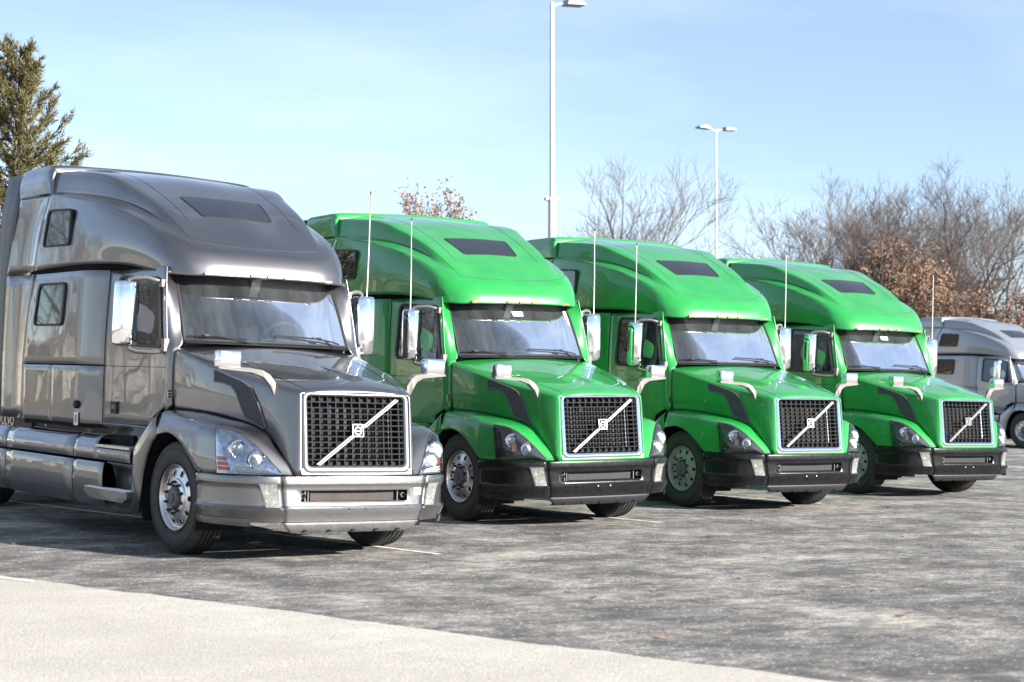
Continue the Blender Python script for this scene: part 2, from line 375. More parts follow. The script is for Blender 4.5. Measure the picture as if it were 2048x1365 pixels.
def window(name, parent, corners, rad, sx, fr=.035, off=.004, base=None):
    """black rubber frame with a tinted pane, set on the body side"""
    c = Vector((sum(p[0] for p in corners)/4, sum(p[1] for p in corners)/4))
    o_ = rrect(corners, rad); inn = rrect([tuple(Vector(p)+(c-Vector(p)).normalized()*fr*1.3) for p in corners], rad*.8)
    n = len(o_); v = []; X = lambda p, d: (-((base if base else side_x(p[0], p[1]))+d)*sx, p[0], p[1])
    for p in o_: v.append(X(p, -.004))
    for p in o_: v.append(X(p, off+.012))
    for p in inn: v.append(X(p, off+.012))
    for p in inn: v.append(X(p, off-.004))
    f = []
    for r_ in range(3):
        for i in range(n):
            q = (r_*n+i, r_*n+(i+1) % n, (r_+1)*n+(i+1) % n, (r_+1)*n+i); f.append(q)
    fo = obj(name, v, f, 'rubber', parent); fix_normals(fo)
    pane = obj('pane', [X(p, off) for p in inn], [tuple(range(n))], 'side_glass', fo, smooth=False)
    if pane.data.polygons[0].normal.x*sx > 0: pane.data.flip_normals()
    return fo

# ---- control nets shared by all trucks
def hood_rows():
    ys = [-1.24, -1.205, -1.08, -.92, -.70, -.40, -.10, .20, .42]
    cz = [1.512, 1.556, 1.602, 1.643, 1.692, 1.757, 1.822, 1.890, 1.938]
    cy = [-1.243, -1.205, -1.085, -.93, -.72, -.43, -.14, .14, .345]
    sx = [.548, .583, .642, .702, .777, .872, .930, .962, .978]
    sz = [1.488, 1.508, 1.538, 1.570, 1.612, 1.678, 1.742, 1.812, 1.860]
    B = [(.560, -1.312, .782), (.618, -1.275, .782), (.676, -1.10, .985), (.716, -.92, 1.125), (.792, -.70, 1.20), (.888, -.40, 1.256), (.946, -.10, 1.285), (.975, .20, 1.296), (.986, .43, 1.30)]
    rows = []
    for i in range(9):
        S = Vector((sx[i], ys[i], sz[i])); b = Vector(B[i]); C = Vector((0, cy[i], cz[i]))
        bow = .006+.008*math.sin(math.pi*i/8)
        U = S.lerp(b, .10)+Vector((.022, 0, -.012)); Mi = S.lerp(b, .55)+Vector((bow+.012, 0, 0))
        if i < 2: U = S.lerp(b, .08)+Vector((.010, -.004, 0)); Mi = S.lerp(b, .5)+Vector((.006, -.004, 0))
        T = C.lerp(S, .88); T.z = C.z-(C.z-S.z)*.62; Q = C.lerp(S, .48); Q.z = C.z-(C.z-S.z)*.15
        half = [b, Mi, U, S, T, Q, C]
        rows.append([Vector((-p.x, p.y, p.z)) for p in half]+[Vector((p.x, p.y, p.z)) for p in half[-2::-1]])
    return rows
HOOD = Net(hood_rows())
FEND = Net([                                       # stations front to rear; levels from lower edge to inner top
    [(.600, -1.262, .778), (.598, -1.258, .79), (.592, -1.25, .80), (.575, -1.22, .81)],
    [(.735, -1.205, .778), (.732, -1.185, .86), (.705, -1.13, .955), (.650, -1.06, .985)],
    [(.905, -1.135, .778), (.900, -1.10, .92), (.860, -1.02, 1.075), (.690, -.92, 1.14)],
    [(1.055, -1.035, .778), (1.05, -.995, .95), (1.00, -.91, 1.150), (.765, -.70, 1.212)],
    [(1.150, -.905, .778), (1.148, -.87, .97), (1.108, -.78, 1.180), (.840, -.48, 1.25)],
    [(1.200, -.62, .778), (1.198, -.60, .98), (1.150, -.54, 1.205), (.90, -.28, 1.278)],
    [(1.215, -.47, .885), (1.205, -.46, 1.03), (1.152, -.40, 1.228), (.925, -.12, 1.292)],
    [(1.220, -.24, 1.030), (1.21, -.24, 1.12), (1.157, -.21, 1.245), (.945, .02, 1.298)],
    [(1.220, .02, 1.100), (1.21, .02, 1.165), (1.158, .03, 1.262), (.965, .18, 1.302)],
    [(1.220, .28, 1.072), (1.21, .285, 1.15), (1.157, .29, 1.268), (.972, .38, 1.304)]])
LO = [(.965, .99, 3.015), (1.035, 1.40, 3.17), (1.115, 1.88, 3.305), (1.185, 2.45, 3.42), (1.215, 3.16, 3.50)]
LI = [(.86, .85, 2.972), (.862, 1.36, 3.198), (.955, 1.86, 3.352), (1.085, 2.44, 3.455), (1.195, 3.15, 3.528)]
SHD = [(.72, .755, 2.928), (.812, 1.30, 3.268), (.898, 1.84, 3.495), (1.01, 2.34, 3.66), (1.135, 3.20, 3.745)]
QU = [(.36, .678, 2.894), (.41, 1.24, 3.235), (.46, 1.70, 3.463), (.52, 2.30, 3.675), (.57, 3.22, 3.828)]
CE = [(0, .66, 2.886), (0, 1.22, 3.235), (0, 1.68, 3.465), (0, 2.30, 3.69), (0, 3.22, 3.842)]
def roof_row(i):
    lo, li, s, q, c = [Vector(a[i]) for a in (LO, LI, SHD, QU, CE)]
    k = [.0, .55, 1, 1, .8][i]
    if i == 0:                                     # front row follows the visor's upper edge exactly
        fr_ = [Vector((-a_[0], a_[1], a_[2])) for a_ in (LO[0], LI[0], SHD[0], QU[0])]+[Vector(a_) for a_ in (CE[0], QU[0], SHD[0], LI[0], LO[0])]
        half = [spl(fr_, 4+u_) for u_ in (4, 3, 2.6, 2.0, 1.85, 1, 0)]
        return [Vector((-p.x, p.y, p.z)) for p in half]+half[-2::-1]
    sl = s+Vector((.018, 0, -.035))*k; sh = s+Vector((-.055, 0, .022*k))
    li2 = li.lerp(sl, .18)
    half = [lo, li, li2, sl, sh, q, c]
    return [Vector((-p.x, p.y, p.z)) for p in half]+half[-2::-1]
ROOF = Net([roof_row(i) for i in range(5)])
ROOF_F = Net([[p+Vector((0, -.02, -.045)) for p in roof_row(0)]]+[roof_row(i) for i in range(5)])
L0 = [(0, .45, 2.588), (.45, .462, 2.585), (.68, .492, 2.58), (.86, .585, 2.576), (.985, .80, 2.60), (1.085, 1.42, 2.69), (1.195, 2.12, 2.715), (1.225, 2.9, 2.71), (1.225, 3.55, 2.695)]
L1 = [(0, .487, 2.70), (.45, .50, 2.70), (.69, .535, 2.702), (.885, .638, 2.716), (1.01, .87, 2.78), (1.115, 1.45, 2.91), (1.205, 2.15, 3.0), (1.228, 2.9, 3.05), (1.228, 3.42, 3.08)]
L1b = [(0, .560, 2.81), (.45, .575, 2.813), (.70, .622, 2.83), (.885, .735, 2.862), (.992, .93, 2.93), (1.085, 1.46, 3.09), (1.18, 2.17, 3.25), (1.218, 2.9, 3.31), (1.222, 3.27, 3.33)]
L2 = [CE[0], QU[0], SHD[0], LI[0], LO[0], tuple(spl([Vector(p) for p in LO], 1.15)), tuple(spl([Vector(p) for p in LO], 2.5)), tuple(spl([Vector(p) for p in LO], 3.6)), LO[4]]
def wall_rows():
    half = [[Vector(a[i]) for a in (L0, L1, L1b, L2)] for i in range(9)]
    return [[Vector((-p.x, p.y, p.z)) for p in r_] for r_ in half[::-1]]+half[1:]
WALL = Net(wall_rows())                            # visor face and roof sides
def capnet():                                      # rear cap of the roof, behind the slanted seam
    half = [(1.222, 3.51), (1.224, 3.60), (1.218, 3.70), (1.188, 3.785), (1.115, 3.838), (.57, 3.862), (0, 3.873)]
    rows = []
    for k, (dy, dz) in enumerate(((0, 0), (.05, -.006), (.45, .0), (.80, -.004), (.88, -.02))):
        r_ = []
        for x, z in half: y0 = itp(z, [3.5, 3.75, 3.86, 3.91], [3.185, 3.215, 3.24, 3.25]); r_.append(Vector((x, y0+dy, z+dz*(1 if z > 3.6 else 0))))
        rows.append([Vector((-p.x, p.y, p.z)) for p in r_]+r_[-2::-1])
    rows[0] = [Vector((p.x*.996, p.y+.004, p.z-.006)) for p in roof_row(4)]
    return Net(rows)
CAP = capnet()
SIDECAP = Net([[(1.225, 3.562, 2.695), (1.228, 3.432, 3.08), (1.222, 3.282, 3.33), (1.215, 3.172, 3.50)],
               [(1.195, 3.80, 2.69), (1.195, 3.70, 3.08), (1.195, 3.60, 3.33), (1.205, 3.55, 3.51)],
               [(1.20, 4.10, 2.68), (1.20, 3.98, 3.08), (1.205, 3.88, 3.33), (1.21, 3.86, 3.515)],
               [(1.245, 4.34, 2.67), (1.235, 4.22, 3.08), (1.225, 4.12, 3.33), (1.212, 4.075, 3.518)]])
WIND = Net([[(-.887, .462, 1.952), (-.60, .385, 1.956), (0, .355, 1.958), (.60, .385, 1.956), (.887, .462, 1.952)],
            [(-.868, .625, 2.29), (-.60, .555, 2.30), (0, .53, 2.305), (.60, .555, 2.30), (.868, .625, 2.29)],
            [(-.842, .83, 2.655), (-.60, .77, 2.675), (0, .745, 2.68), (.60, .77, 2.675), (.842, .83, 2.655)]])
PILL = Net([[(.990, .452, 1.28), (1.02, .462, 1.28), (1.034, .505, 1.28)], [(.985, .452, 1.60), (1.02, .462, 1.60), (1.036, .505, 1.60)], [(.965, .448, 1.83), (1.012, .462, 1.83), (1.034, .51, 1.83)],
            [(.905, .452, 1.925), (.992, .49, 1.92), (1.032, .53, 1.92)], [(.884, .53, 2.06), (.975, .535, 2.06), (1.028, .56, 2.06)], [(.872, .63, 2.29), (.962, .605, 2.29), (1.016, .612, 2.29)], [(.846, .835, 2.655), (.938, .77, 2.655), (.992, .70, 2.655)]])
BPLAN = [Vector(p) for p in ((0, -1.328), (.28, -1.324), (.55, -1.310), (.74, -1.285), (.90, -1.233), (1.03, -1.14), (1.13, -1.00), (1.188, -.85), (1.212, -.70), (1.216, -.575))]
def bplan(t):
    P_ = [Vector((-BPLAN[1].x, BPLAN[1].y))]+BPLAN
    return spl(P_, t+1)
def bplan_t(x):                                    # parameter where the plan curve reaches x (front part)
    a, b = 0, 6
    for _ in range(40):
        m_ = (a+b)/2
        if bplan(m_).x < x: a = m_
        else: b = m_
    return a
BPROF = [(-.085, .772), (-.02, .772), (-.004, .764), (.0, .748), (-.002, .705), (-.014, .690), (-.022, .660), (-.022, .647), (-.022, .549), (-.020, .515), (-.006, .498), (.006, .490), (.004, .478), (-.012, .44), (-.026, .40), (-.030, .372), (-.06, .366)]
def bumper_pt(t, d, z, sg=1):
    p = bplan(t); e = bplan(t+.01)-bplan(max(t-.01, 0)); n = Vector((e.y, -e.x)).normalized()
    if n.y > 0 and t < 5: n = -n
    n = Vector((e.y, -e.x)).normalized()
    q = p+n*d
    return Vector((q.x*sg, q.y, z))
def seam_x(z): return .742-.05*(.77-z)/.4

def make_wheel(parent, x, y, s, steer=0, dual=False):
    """s = -1: outer face looks towards -x"""
    A = Matrix.Translation((x, y, .515)) @ Matrix.Rotation(steer, 4, 'Z') @ Matrix.Scale(s, 4, (1, 0, 0))
    b = MB(); b.lathe([(.02, .02), (.15, .02), (.2, -.02), (.205, -.2), (.02, -.2)], 24)
    w = b.build('wheel', 'dark', parent); w.matrix_local = A
    def ty(off):
        pr = [(.288, .118), (.30, .134), (.33, .143), (.40, .150), (.455, .146), (.488, .136), (.503, .124), (.512, .108)]
        g_ = []
        for k in (-.072, -.024, .024, .072)[::-1]: g_ += [(.5155, k+.009), (.502, k+.006), (.502, k-.006), (.5155, k-.009)]
        pr = pr+g_+[(r_, -xx) for r_, xx in pr[::-1]]
        bb = MB(); n_ = len(pr); ks = [1 if .49 < (pr[i][0]+pr[i+1][0])/2 else 0 for i in range(n_-1)]
        bb.lathe([(r_, xx+off) for r_, xx in pr], 56, ks=ks)
        for rr in (.318, .445):                    # raised sidewall rings
            bb.lathe([(rr-.004, off+.143), (rr, off+.1515), (rr+.004, off+.143)], 56)
        return bb.build('tyre', ['rubber', 'tread'], w, sharp=30)
    ty(0)
    if dual: ty(-.33)
    rim = MB()
    if not dual:
        pr = [(.300, .128), (.303, .136), (.297, .140), (.288, .133), (.282, .112), (.274, .098), (.264, .095), (.248, .101), (.190, .117), (.176, .122), (.172, .135), (.166, .139), (.118, .139), (.112, .130), (.112, .06)]
        hr, hx, tilt = .226, .1075, math.atan2(.016, .058)
    else:
        pr = [(.300, .128), (.303, .136), (.297, .140), (.288, .133), (.282, .05), (.275, -.03), (.24, -.055), (.175, -.07), (.17, -.055), (.118, -.055), (.112, .0), (.09, .01), (.0, .01)]
        hr, hx, tilt = .21, -.06, math.atan2(.015, .06)
    rim.lathe(pr, 60, 0)
    for k in range(10):                            # hand holes: dark dished ovals
        a = 2*math.pi*(k+.5)/10
        Mh = Matrix.Rotation(a, 4, 'X') @ Matrix.Translation((hx+.0015, 0, hr)) @ Matrix.Rotation(-tilt, 4, 'Y')
        ring = [(.031, .0005), (.028, .003), (.026, .0025), (.025, .0012)]
        v = []; f = []
        for r_, xx in ring:
            for j in range(14):
                t_ = 2*math.pi*j/14; v.append((xx, r_*math.cos(t_)*.92, r_*math.sin(t_)*1.12))
        for i in range(3):
            for j in range(14): f.append((i*14+j, i*14+(j+1) % 14, (i+1)*14+(j+1) % 14, (i+1)*14+j))
        rim.add(v, f, 0, Mh); rim.add(v[-14:], [tuple(range(14))], 1, Mh)
    rim.build('rim', ['alu', 'dark'], w)
    if not dual:
        h = MB(); h.lathe([(.108, .05), (.100, .150), (.092, .164), (.080, .170), (.076, .166), (.03, .170), (.0, .170)], 28)
        h.lathe([(.04, .168), (.038, .180), (.0, .182)], 18)
        h.build('hub_cap', 'plastic_grey', w)
        for k in range(10):
            a = 2*math.pi*k/10; nb = MB(); nb.lathe([(.016, 0), (.0165, .010), (.0135, .012), (.0125, .026), (.008, .040), (.0, .043)], 10)
            n_ = nb.build('lug_nut', 'nut', w); n_.matrix_local = Matrix.Rotation(a, 4, 'X') @ Matrix.Translation((.138, 0, .1425))
    return w

def text_mesh(body, size, depth):
    c = bpy.data.curves.new('t', 'FONT'); c.body = body; c.size = size; c.extrude = depth; c.align_x = 'LEFT'; c.resolution_u = 3
    o = bpy.data.objects.new('t', c); col.objects.link(o); dg = bpy.context.evaluated_depsgraph_get(); dg.update()
    me = bpy.data.meshes.new_from_object(o.evaluated_get(dg)); bpy.data.objects.remove(o); return me

def build_truck(style):
    PNT, BUM, BUMC = style['paint'], style['bumper'], style['bumper_c']
    T = empty(style['name'])
    # ------------------------------------------------ hood
    us = [0, .35, .7, 1]+lin(1, 8, 42)[1:]; vs = lin(0, 12, 72)
    v, f = HOOD.grid(us, vs, flip=True); hood = outward(obj('hood', v, f, PNT, T, sharp=50, solid=.006))
    bvh = BVHTree.FromPolygons([Vector(p) for p in v], f)
    def on_hood(y, z, s, d=.004):
        h = bvh.ray_cast(Vector((s*3, y, z)), Vector((-s, 0, 0))); x = h[0].x if h[0] else s*.8
        return Vector((x+s*d, y, z))
    # raised nostril scoop on the hood top, left of centre
    b = MB(); n = 9; vv = []
    for i in range(n):
        t = max(0, (i-1)/(n-2)); y = -.955+.62*t-(.035 if i == 0 else 0)
        h = bvh.ray_cast(Vector((.14-.05*t, y, 3)), Vector((0, 0, -1)))[0]; w = .115*(1-t)**.7+.004; hh = 0 if i == 0 else .034*(1-t)**1.5
        for j in range(9):
            a = (j/8-.5)*2; xx = .14-.07*t+a*w; zz = bvh.ray_cast(Vector((xx, y, 3)), Vector((0, 0, -1)))[0].z
            vv.append((xx, y, zz+hh*(1-a*a)-.001))
    b.add(vv, [(i*9+j, i*9+j+1, (i+1)*9+j+1, (i+1)*9+j) for i in range(n-1) for j in range(8)])
    b.build('hood_scoop', PNT, hood)
    # hood shut lines from the grille corners back to the cowl
    for s in (-1, 1):
        b = MB(); pts = []
        for i in range(15):
            t = i/14; y = -1.19+1.1*t; x = s*(.50+.16*t+.03*math.sin(t*3)); h = bvh.ray_cast(Vector((x, y, 3)), Vector((0, 0, -1)))[0]; pts.append(h+Vector((0, 0, -.0005)))
        b.tube(pts, .0035, 5); b.build('hood_seam', 'dark', hood)
    # air intake mesh on each hood side
    vo = [(-.281, 1.681), (-.40, 1.652), (-.508, 1.620), (-.646, 1.580), (-.743, 1.532), (-.802, 1.455), (-.845, 1.39), (-.873, 1.336), (-.905, 1.25), (-.927, 1.181)]
    vi = [(-.305, 1.575), (-.36, 1.572), (-.422, 1.567), (-.522, 1.541), (-.583, 1.484), (-.610, 1.435), (-.636, 1.385), (-.66, 1.325), (-.695, 1.262), (-.90, 1.172)]
    for s in (-1, 1):
        vv = []; K = 7
        for a_, c_ in zip(vo, vi):
            for k in range(K):
                t = k/(K-1); p = Vector(a_).lerp(Vector(c_), t); vv.append(on_hood(p.x, p.y, s, .006+.004*math.sin(math.pi*t)))
        f = [(i*K+j, i*K+j+1, (i+1)*K+j+1, (i+1)*K+j) for i in range(len(vo)-1) for j in range(K-1)]
        vent = obj('air_intake', vv, f, 'mesh', hood); fix_normals(vent)
        if (vent.data.polygons[5].normal.x > 0) != (s > 0): vent.data.flip_normals()
        b = MB(); loop = [on_hood(p[0], p[1], s, .008) for p in vo+vi[::-1]]; b.tube(loop+[loop[0]], .010, 6, cap=False); b.build('intake_frame', 'plastic_grey', vent)
    # ------------------------------------------------ grille
    yg = lambda z: -1.231-(1.47-z)*.113
    G = MB()                                       # surround: rounded ring following the leaning front
    def ring_loop(hx, z0, z1, rad, d): return [Vector((x, yg(z)+d, z)) for x, z in rrect([(-hx, z0), (hx, z0), (hx+.0, z1), (-hx, z1)], rad, 6)]
    loops = [ring_loop(.562, .785, 1.515, .075, .02), ring_loop(.548, .80, 1.508, .07, -.010), ring_loop(.534, .815, 1.500, .062, -.022), ring_loop(.512, .843, 1.488, .05, -.020), ring_loop(.497, .862, 1.474, .04, -.004), ring_loop(.495, .864, 1.472, .04, .05)]
    n = len(loops[0]); vv = [p for l in loops for p in l]
    surround = obj('grille', vv, [(i*n+j, i*n+(j+1) % n, (i+1)*n+(j+1) % n, (i+1)*n+j) for i in range(5) for j in range(n)], style['surround'], T, sharp=60); fix_normals(surround)
    hw = .494; z0, z1 = .866, 1.471
    bb = MB(); bb.box((0, 0, 0), (.011, .038, z1-z0-.006)); vb = bb.build('grille_bar', 'grille', surround)
    tilt = math.atan(.113)
    for k in range(12):
        x = -hw+.045+(2*hw-.09)*k/11
        o = vb if k == 0 else vb.copy()
        if k: col.objects.link(o); o.parent = surround
        o.location = (x, yg((z0+z1)/2)+.022, (z0+z1)/2); o.rotation_euler = (-tilt, 0, 0)
    bb = MB(); bb.prism([(-.006, -.0055), (.024, -.004), (.024, .004), (-.006, .0055)], -hw, hw, 0); hb = bb.build('grille_bar', 'grille', surround)
    for k in range(11):
        z = z0+.052+(z1-z0-.10)*k/10
        o = hb if k == 0 else hb.copy()
        if k: col.objects.link(o); o.parent = surround
        o.location = (0, yg(z)+.006, z)
    b = MB(); yb = .075
    b.add([(-.52, yg(.85)+yb+.06, .85), (.52, yg(.85)+yb+.06, .85), (.52, yg(1.49)+yb+.06, 1.49), (-.52, yg(1.49)+yb+.06, 1.49)], [(0, 1, 2, 3)]); b.build('radiator', 'radcore', surround, smooth=False)
    b = MB()                                       # border of blanked cells with clips
    for (xa, xb, za, zb) in ((-hw, hw, z1-.052, z1), (-hw, hw, z0, z0+.05), (-hw, -hw+.045, z0, z1), (hw-.045, hw, z0, z1)):
        b.add([(xa, yg(za)+.045, za), (xb, yg(za)+.045, za), (xb, yg(zb)+.045, zb), (xa, yg(zb)+.045, zb)], [(0, 1, 2, 3)])
    b.build('grille_border', 'grille', surround, smooth=False)
    b = MB()
    for x in (-.26, 0, .26):
        for z in (z0+.025, z1-.026): b.lathe([(.012, 0), (.010, -.012), (0, -.014)], 8, M4=Matrix.Translation((x, yg(z)+.044, z)) @ Matrix.Rotation(R(90), 4, 'Z'))
    b.build('clip', 'dark', surround)
    b = MB(); b.tube([(.40, yg(.9)+.10, .92), (.40, yg(1.2)+.10, 1.2), (.40, yg(1.4)+.10, 1.40)], .012, 6); b.tube([(-.22, yg(1.3)+.08, 1.32), (-.22, yg(1.4)+.08, 1.39)], .008, 6); b.build('coolant_pipe', 'alu', surround)
    # diagonal bar and badge
    a_, c_ = Vector((-.410, yg(.874)-.016, .874)), Vector((.418, yg(1.462)-.016, 1.458)); d = (c_-a_).normalized(); w = Vector((-d.z, 0, d.x))*.017; nn = Vector((0, -1, -.11)).normalized()
    b = MB()
    for s0, s1, ww in ((0, .43, 1.0), (.57, 1, 1.0)):
        p, q = a_.lerp(c_, s0), a_.lerp(c_, s1); e = d*.012
        for lo_, hi_, k in ((-1, -.18, 0), (.18, 1, 0)):
            vv = [p+w*lo_-e*lo_, q+w*lo_-e*lo_, q+w*hi_-e*hi_, p+w*hi_-e*hi_]; tp = [x_+nn*.012 for x_ in vv]
            tp = [tp[0]+w*.1*(1 if lo_ < 0 else 1), tp[1]+w*.1, tp[2]-w*.1, tp[3]-w*.1]
            b.add(vv+tp, [(4, 5, 6, 7), (0, 1, 5, 4), (1, 2, 6, 5), (2, 3, 7, 6), (3, 0, 4, 7)], k)
        vv = [p+w*-.2-nn*0, q+w*-.2, q+w*.2, p+w*.2]; b.add([x_+nn*.006 for x_ in vv], [(0, 1, 2, 3)], 1)
    bar = b.build('diagonal_bar', ['barmetal', 'dark'], surround, smooth=False); fix_normals(bar)
    ez = 1.176; ec = Vector((0, yg(ez)-.02, ez)); EM = Matrix.Translation(ec) @ Matrix.Rotation(-tilt, 4, 'X')
    b = MB()
    b.add([(x, y, z) for y in (.012, -.014) for x, z in ((-.056, -.056), (.056, -.056), (.056, .056), (-.056, .056))]+[(x, -.014, z) for x, z in ((-.0505, -.0505), (.0505, -.0505), (.0505, .0505), (-.0505, .0505))]+[(x, -.008, z) for x, z in ((-.0505, -.0505), (.0505, -.0505), (.0505, .0505), (-.0505, .0505))],
          [(0, 1, 5, 4), (1, 2, 6, 5), (2, 3, 7, 6), (3, 0, 4, 7), (4, 5, 9, 8), (5, 6, 10, 9), (6, 7, 11, 10), (7, 4, 8, 11), (8, 9, 13, 12), (9, 10, 14, 13), (10, 11, 15, 14), (11, 8, 12, 15)], 0, EM)
    b.add([(x, -.008, z) for x, z in ((-.0505, -.0505), (.0505, -.0505), (.0505, .0505), (-.0505, .0505))], [(0, 1, 2, 3)], 1, EM)
    badge = b.build('badge', ['barmetal', 'grille'], surround, smooth=False)
    b = MB(); n = 28
    rv = []; rf = []
    for r_, yy in ((.0285, -.008), (.0298, -.013), (.0358, -.013), (.0372, -.008)):
        for j in range(n): t = 2*math.pi*j/n; rv.append((r_*math.cos(t), yy, r_*math.sin(t)-.004))
    rf = [(i*n+j, i*n+(j+1) % n, (i+1)*n+(j+1) % n, (i+1)*n+j) for i in range(3) for j in range(n)]
    b.add(rv, rf, 0, EM); b.box(ec+EM.to_3x3() @ Vector((0, -.012, -.004)), (.058, .006, .0135), 0)
    b.prism([(.024, .022), (.045, .045), (.045, .026)], -.014, -.007, 1); b.v[-6:] = [EM @ p for p in b.v[-6:]]
    b.build('badge_ring', 'barmetal', badge, smooth=False)
    tm = text_mesh('VOLVO', .0125, .0004); tm.materials.append(M['grille']); to = bpy.data.objects.new('badge_lettering', tm); col.objects.link(to); to.parent = badge
    to.matrix_local = EM @ Matrix.Translation((-.0225, -.0158, -.0085)) @ Matrix.Rotation(R(90), 4, 'X')
    # strip of paint below the grille
    b = MB(); b.add([(-.565, yg(.79)-.012, .79), (.565, yg(.79)-.012, .79), (.565, yg(.76)+.0, .772), (-.565, yg(.76)+.0, .772), (-.565, yg(.82)+.0, .84), (.565, yg(.82)+.0, .84)], [(0, 1, 2, 3)[::-1], (4, 5, 1, 0)[::-1]]); o = b.build('hood_lower_edge', PNT, hood)
    # ------------------------------------------------ fenders and headlights
    for s in (-1, 1):
        us = lin(0, 9, 54); vs = lin(0, 3, 15)
        v, f = FEND.grid(us, vs, sx=s, flip=(s < 0)); fe = outward(obj('fender', v, f, PNT, T, sharp=55, solid=.008)) 
        # rolled lip of the wheel arch
        b = MB(); pts = [FEND.at(u, 0) for u in lin(5.0, 9, 28)]; b.tube([(p.x*s-.006*s, p.y, p.z) for p in pts], .012, 8); b.build('arch_lip', PNT, fe)
        # headlight: housing on the fender face, projectors, lens
        vt = lambda u: itp(u, [.80, 1.1, 1.5, 2, 2.5, 3, 3.5, 4.15], [.12, .75, 1.25, 1.62, 1.80, 1.88, 1.90, 1.88])
        def hl(off, bulge, inset=0.0):
            vv = []; K = 12; U = lin(.85+inset, 4.12-inset*.6, 26)
            for i, u in enumerate(U):
                top = vt(u)-inset*1.2; bot = .02+inset*.5
                for k in range(K+1):
                    t = k/K; w_ = bot+(top-bot)*t; p = FEND.at(u, w_); nn_ = FEND.nrm(u, w_)
                    e = off+bulge*(math.sin(math.pi*min(max((i)/26, 0), 1))**.5)*(math.sin(math.pi*t)**.5)
                    p = p+nn_*e*HLS; vv.append((p.x*s, p.y, p.z))
            ff = [(i*(K+1)+j, i*(K+1)+j+1, (i+1)*(K+1)+j+1, (i+1)*(K+1)+j) for i in range(26) for j in range(K)]
            return vv, ff
        v, f = hl(.004, .002); hd = obj('headlight', v, f, style['hl_house'], fe); fix_normals(hd)
        v, f = hl(.010, .030, .04); ln = obj('lens', v, f, 'lens', hd); fix_normals(ln)
        # dark gasket line
        loop = [FEND.at(u, vt(u)+.015) for u in lin(.85, 4.14, 30)]+[FEND.at(4.14, w_) for w_ in lin(1.8, .05, 8)]
        b = MB(); b.tube([(p.x*s, p.y, p.z) for p in [q+FEND.nrm(2, 1)*0 for q in loop]], .0065, 5); b.build('gasket', 'plastic', hd)
        for (u, w_, rr) in ((2.85, 1.22, .076), (1.98, .84, .074)):
            p = FEND.at(u, w_)+FEND.nrm(u, w_)*.006*HLS; dr = Vector((.12, -1, -.02)).normalized()
            rot = dr.to_track_quat('X', 'Z').to_matrix().to_4x4()
            b = MB(); A = Matrix.Translation(p) @ rot
            b.lathe([(rr*1.15, -.03), (rr*1.12, .004), (rr, .012), (rr*.80, .006), (rr*.74, -.008)], 22, 0, A)
            b.lathe([(rr*.74, -.012), (rr*.6, .006), (rr*.35, .016), (0, .02)], 22, 1, A)
            b.v = [Vector((q.x*s, q.y, q.z)) for q in b.v]
            pj = b.build('projector', ['chrome', style['hl_bulb']], hd); fix_normals(pj)
        # cornering reflector at the outer lower corner
        b = MB()
        for k in range(3):
            u0, u1 = (3.30-.10*k, 4.04) if style['grey'] else (2.62, 2.90)
            w0, w1 = (.16+.22*k, .34+.22*k) if style['grey'] else (.62+.16*k, .79+.16*k)
            if style['grey']: u0 = 3.36+.10*k
            pp = [FEND.at(*q)+FEND.nrm(*q)*.014*HLS for q in ((u0, w0), (u1, w0), (u1, w1), (u0, w1))]
            b.add([(p.x*s, p.y, p.z) for p in pp], [(0, 1, 2, 3)])
        o = b.build('turn_signal', style['signal'], hd, smooth=False); fix_normals(o)
        # clear ribbed band along the bottom
        b = MB()
        for k in range(3):
            w0 = .06+.13*k; vv = []
            for u in lin(1.15+.10*k, 3.0, 12):
                for w_ in (w0, w0+.045, w0+.09):
                    p = FEND.at(u, w_)+FEND.nrm(u, w_)*(.007 if w_ != w0+.045 else .012)*HLS; vv.append((p.x*s, p.y, p.z))
            b.add(vv, [(i*3+j, i*3+j+1, (i+1)*3+j+1, (i+1)*3+j) for i in range(12) for j in range(2)])
        o = b.build('light_band', style['band'], hd); fix_normals(o)
    # ------------------------------------------------ bumper
    def bgrid(ts_of_z, sg=1, rows=BPROF, skip=None):
        vv = []; n = None
        for d_, z in rows:
            ts = ts_of_z(z); n = len(ts)
            for t, s_ in ts: vv.append(bumper_pt(t, d_, z, s_))
        ff = []
        for i in range(len(rows)-1):
            for j in range(n-1):
                q = (i*n+j, i*n+j+1, (i+1)*n+j+1, (i+1)*n+j)
                if skip and skip(i, j, vv, q): continue
                ff.append(q)
        return vv, ff
    t55 = bplan_t(.55)
    def tz(z):
        te = bplan_t(seam_x(z)-.004); h = [(t, 1) for t in lin(0, t55, 10)]+[(t, 1) for t in lin(t55, te, 4)[1:]]
        return [(t, -1) for t, _ in h[:0:-1]]+h
    v, f = bgrid(tz, skip=lambda i, j, vv, q: BPROF[i][1] <= .648 and BPROF[i+1][1] >= .548 and abs(sum(vv[k].x for k in q)/4) < .55)
    bump = outward(obj('bumper', v, f, BUMC, T, sharp=35, solid=.012)) 
    b = MB(); b.box((0, -1.20, .597), (1.16, .02, .14), 0); b.box((-.50, -1.235, .597), (.012, .07, .10), 1); b.box((-.46, -1.23, .597), (.010, .05, .10), 1); b.box((.46, -1.23, .597), (.010, .05, .10), 1)
    b.box((0, -1.225, .597), (.86, .02, .095), 2); b.build('bumper_opening', ['dark', 'plastic_grey', style['slot']], bump, smooth=False)
    for s in (-1, 1):
        b = MB(); A = Matrix.Translation((s*.515, -1.262, .597)) @ Matrix.Rotation(R(90), 4, 'Z')
        b.lathe([(.018, -.02), (.020, -.004), (.026, 0), (.026, .008), (.016, .010), (.016, -.02)], 12, M4=A); b.build('tow_eye', 'alu', bump)
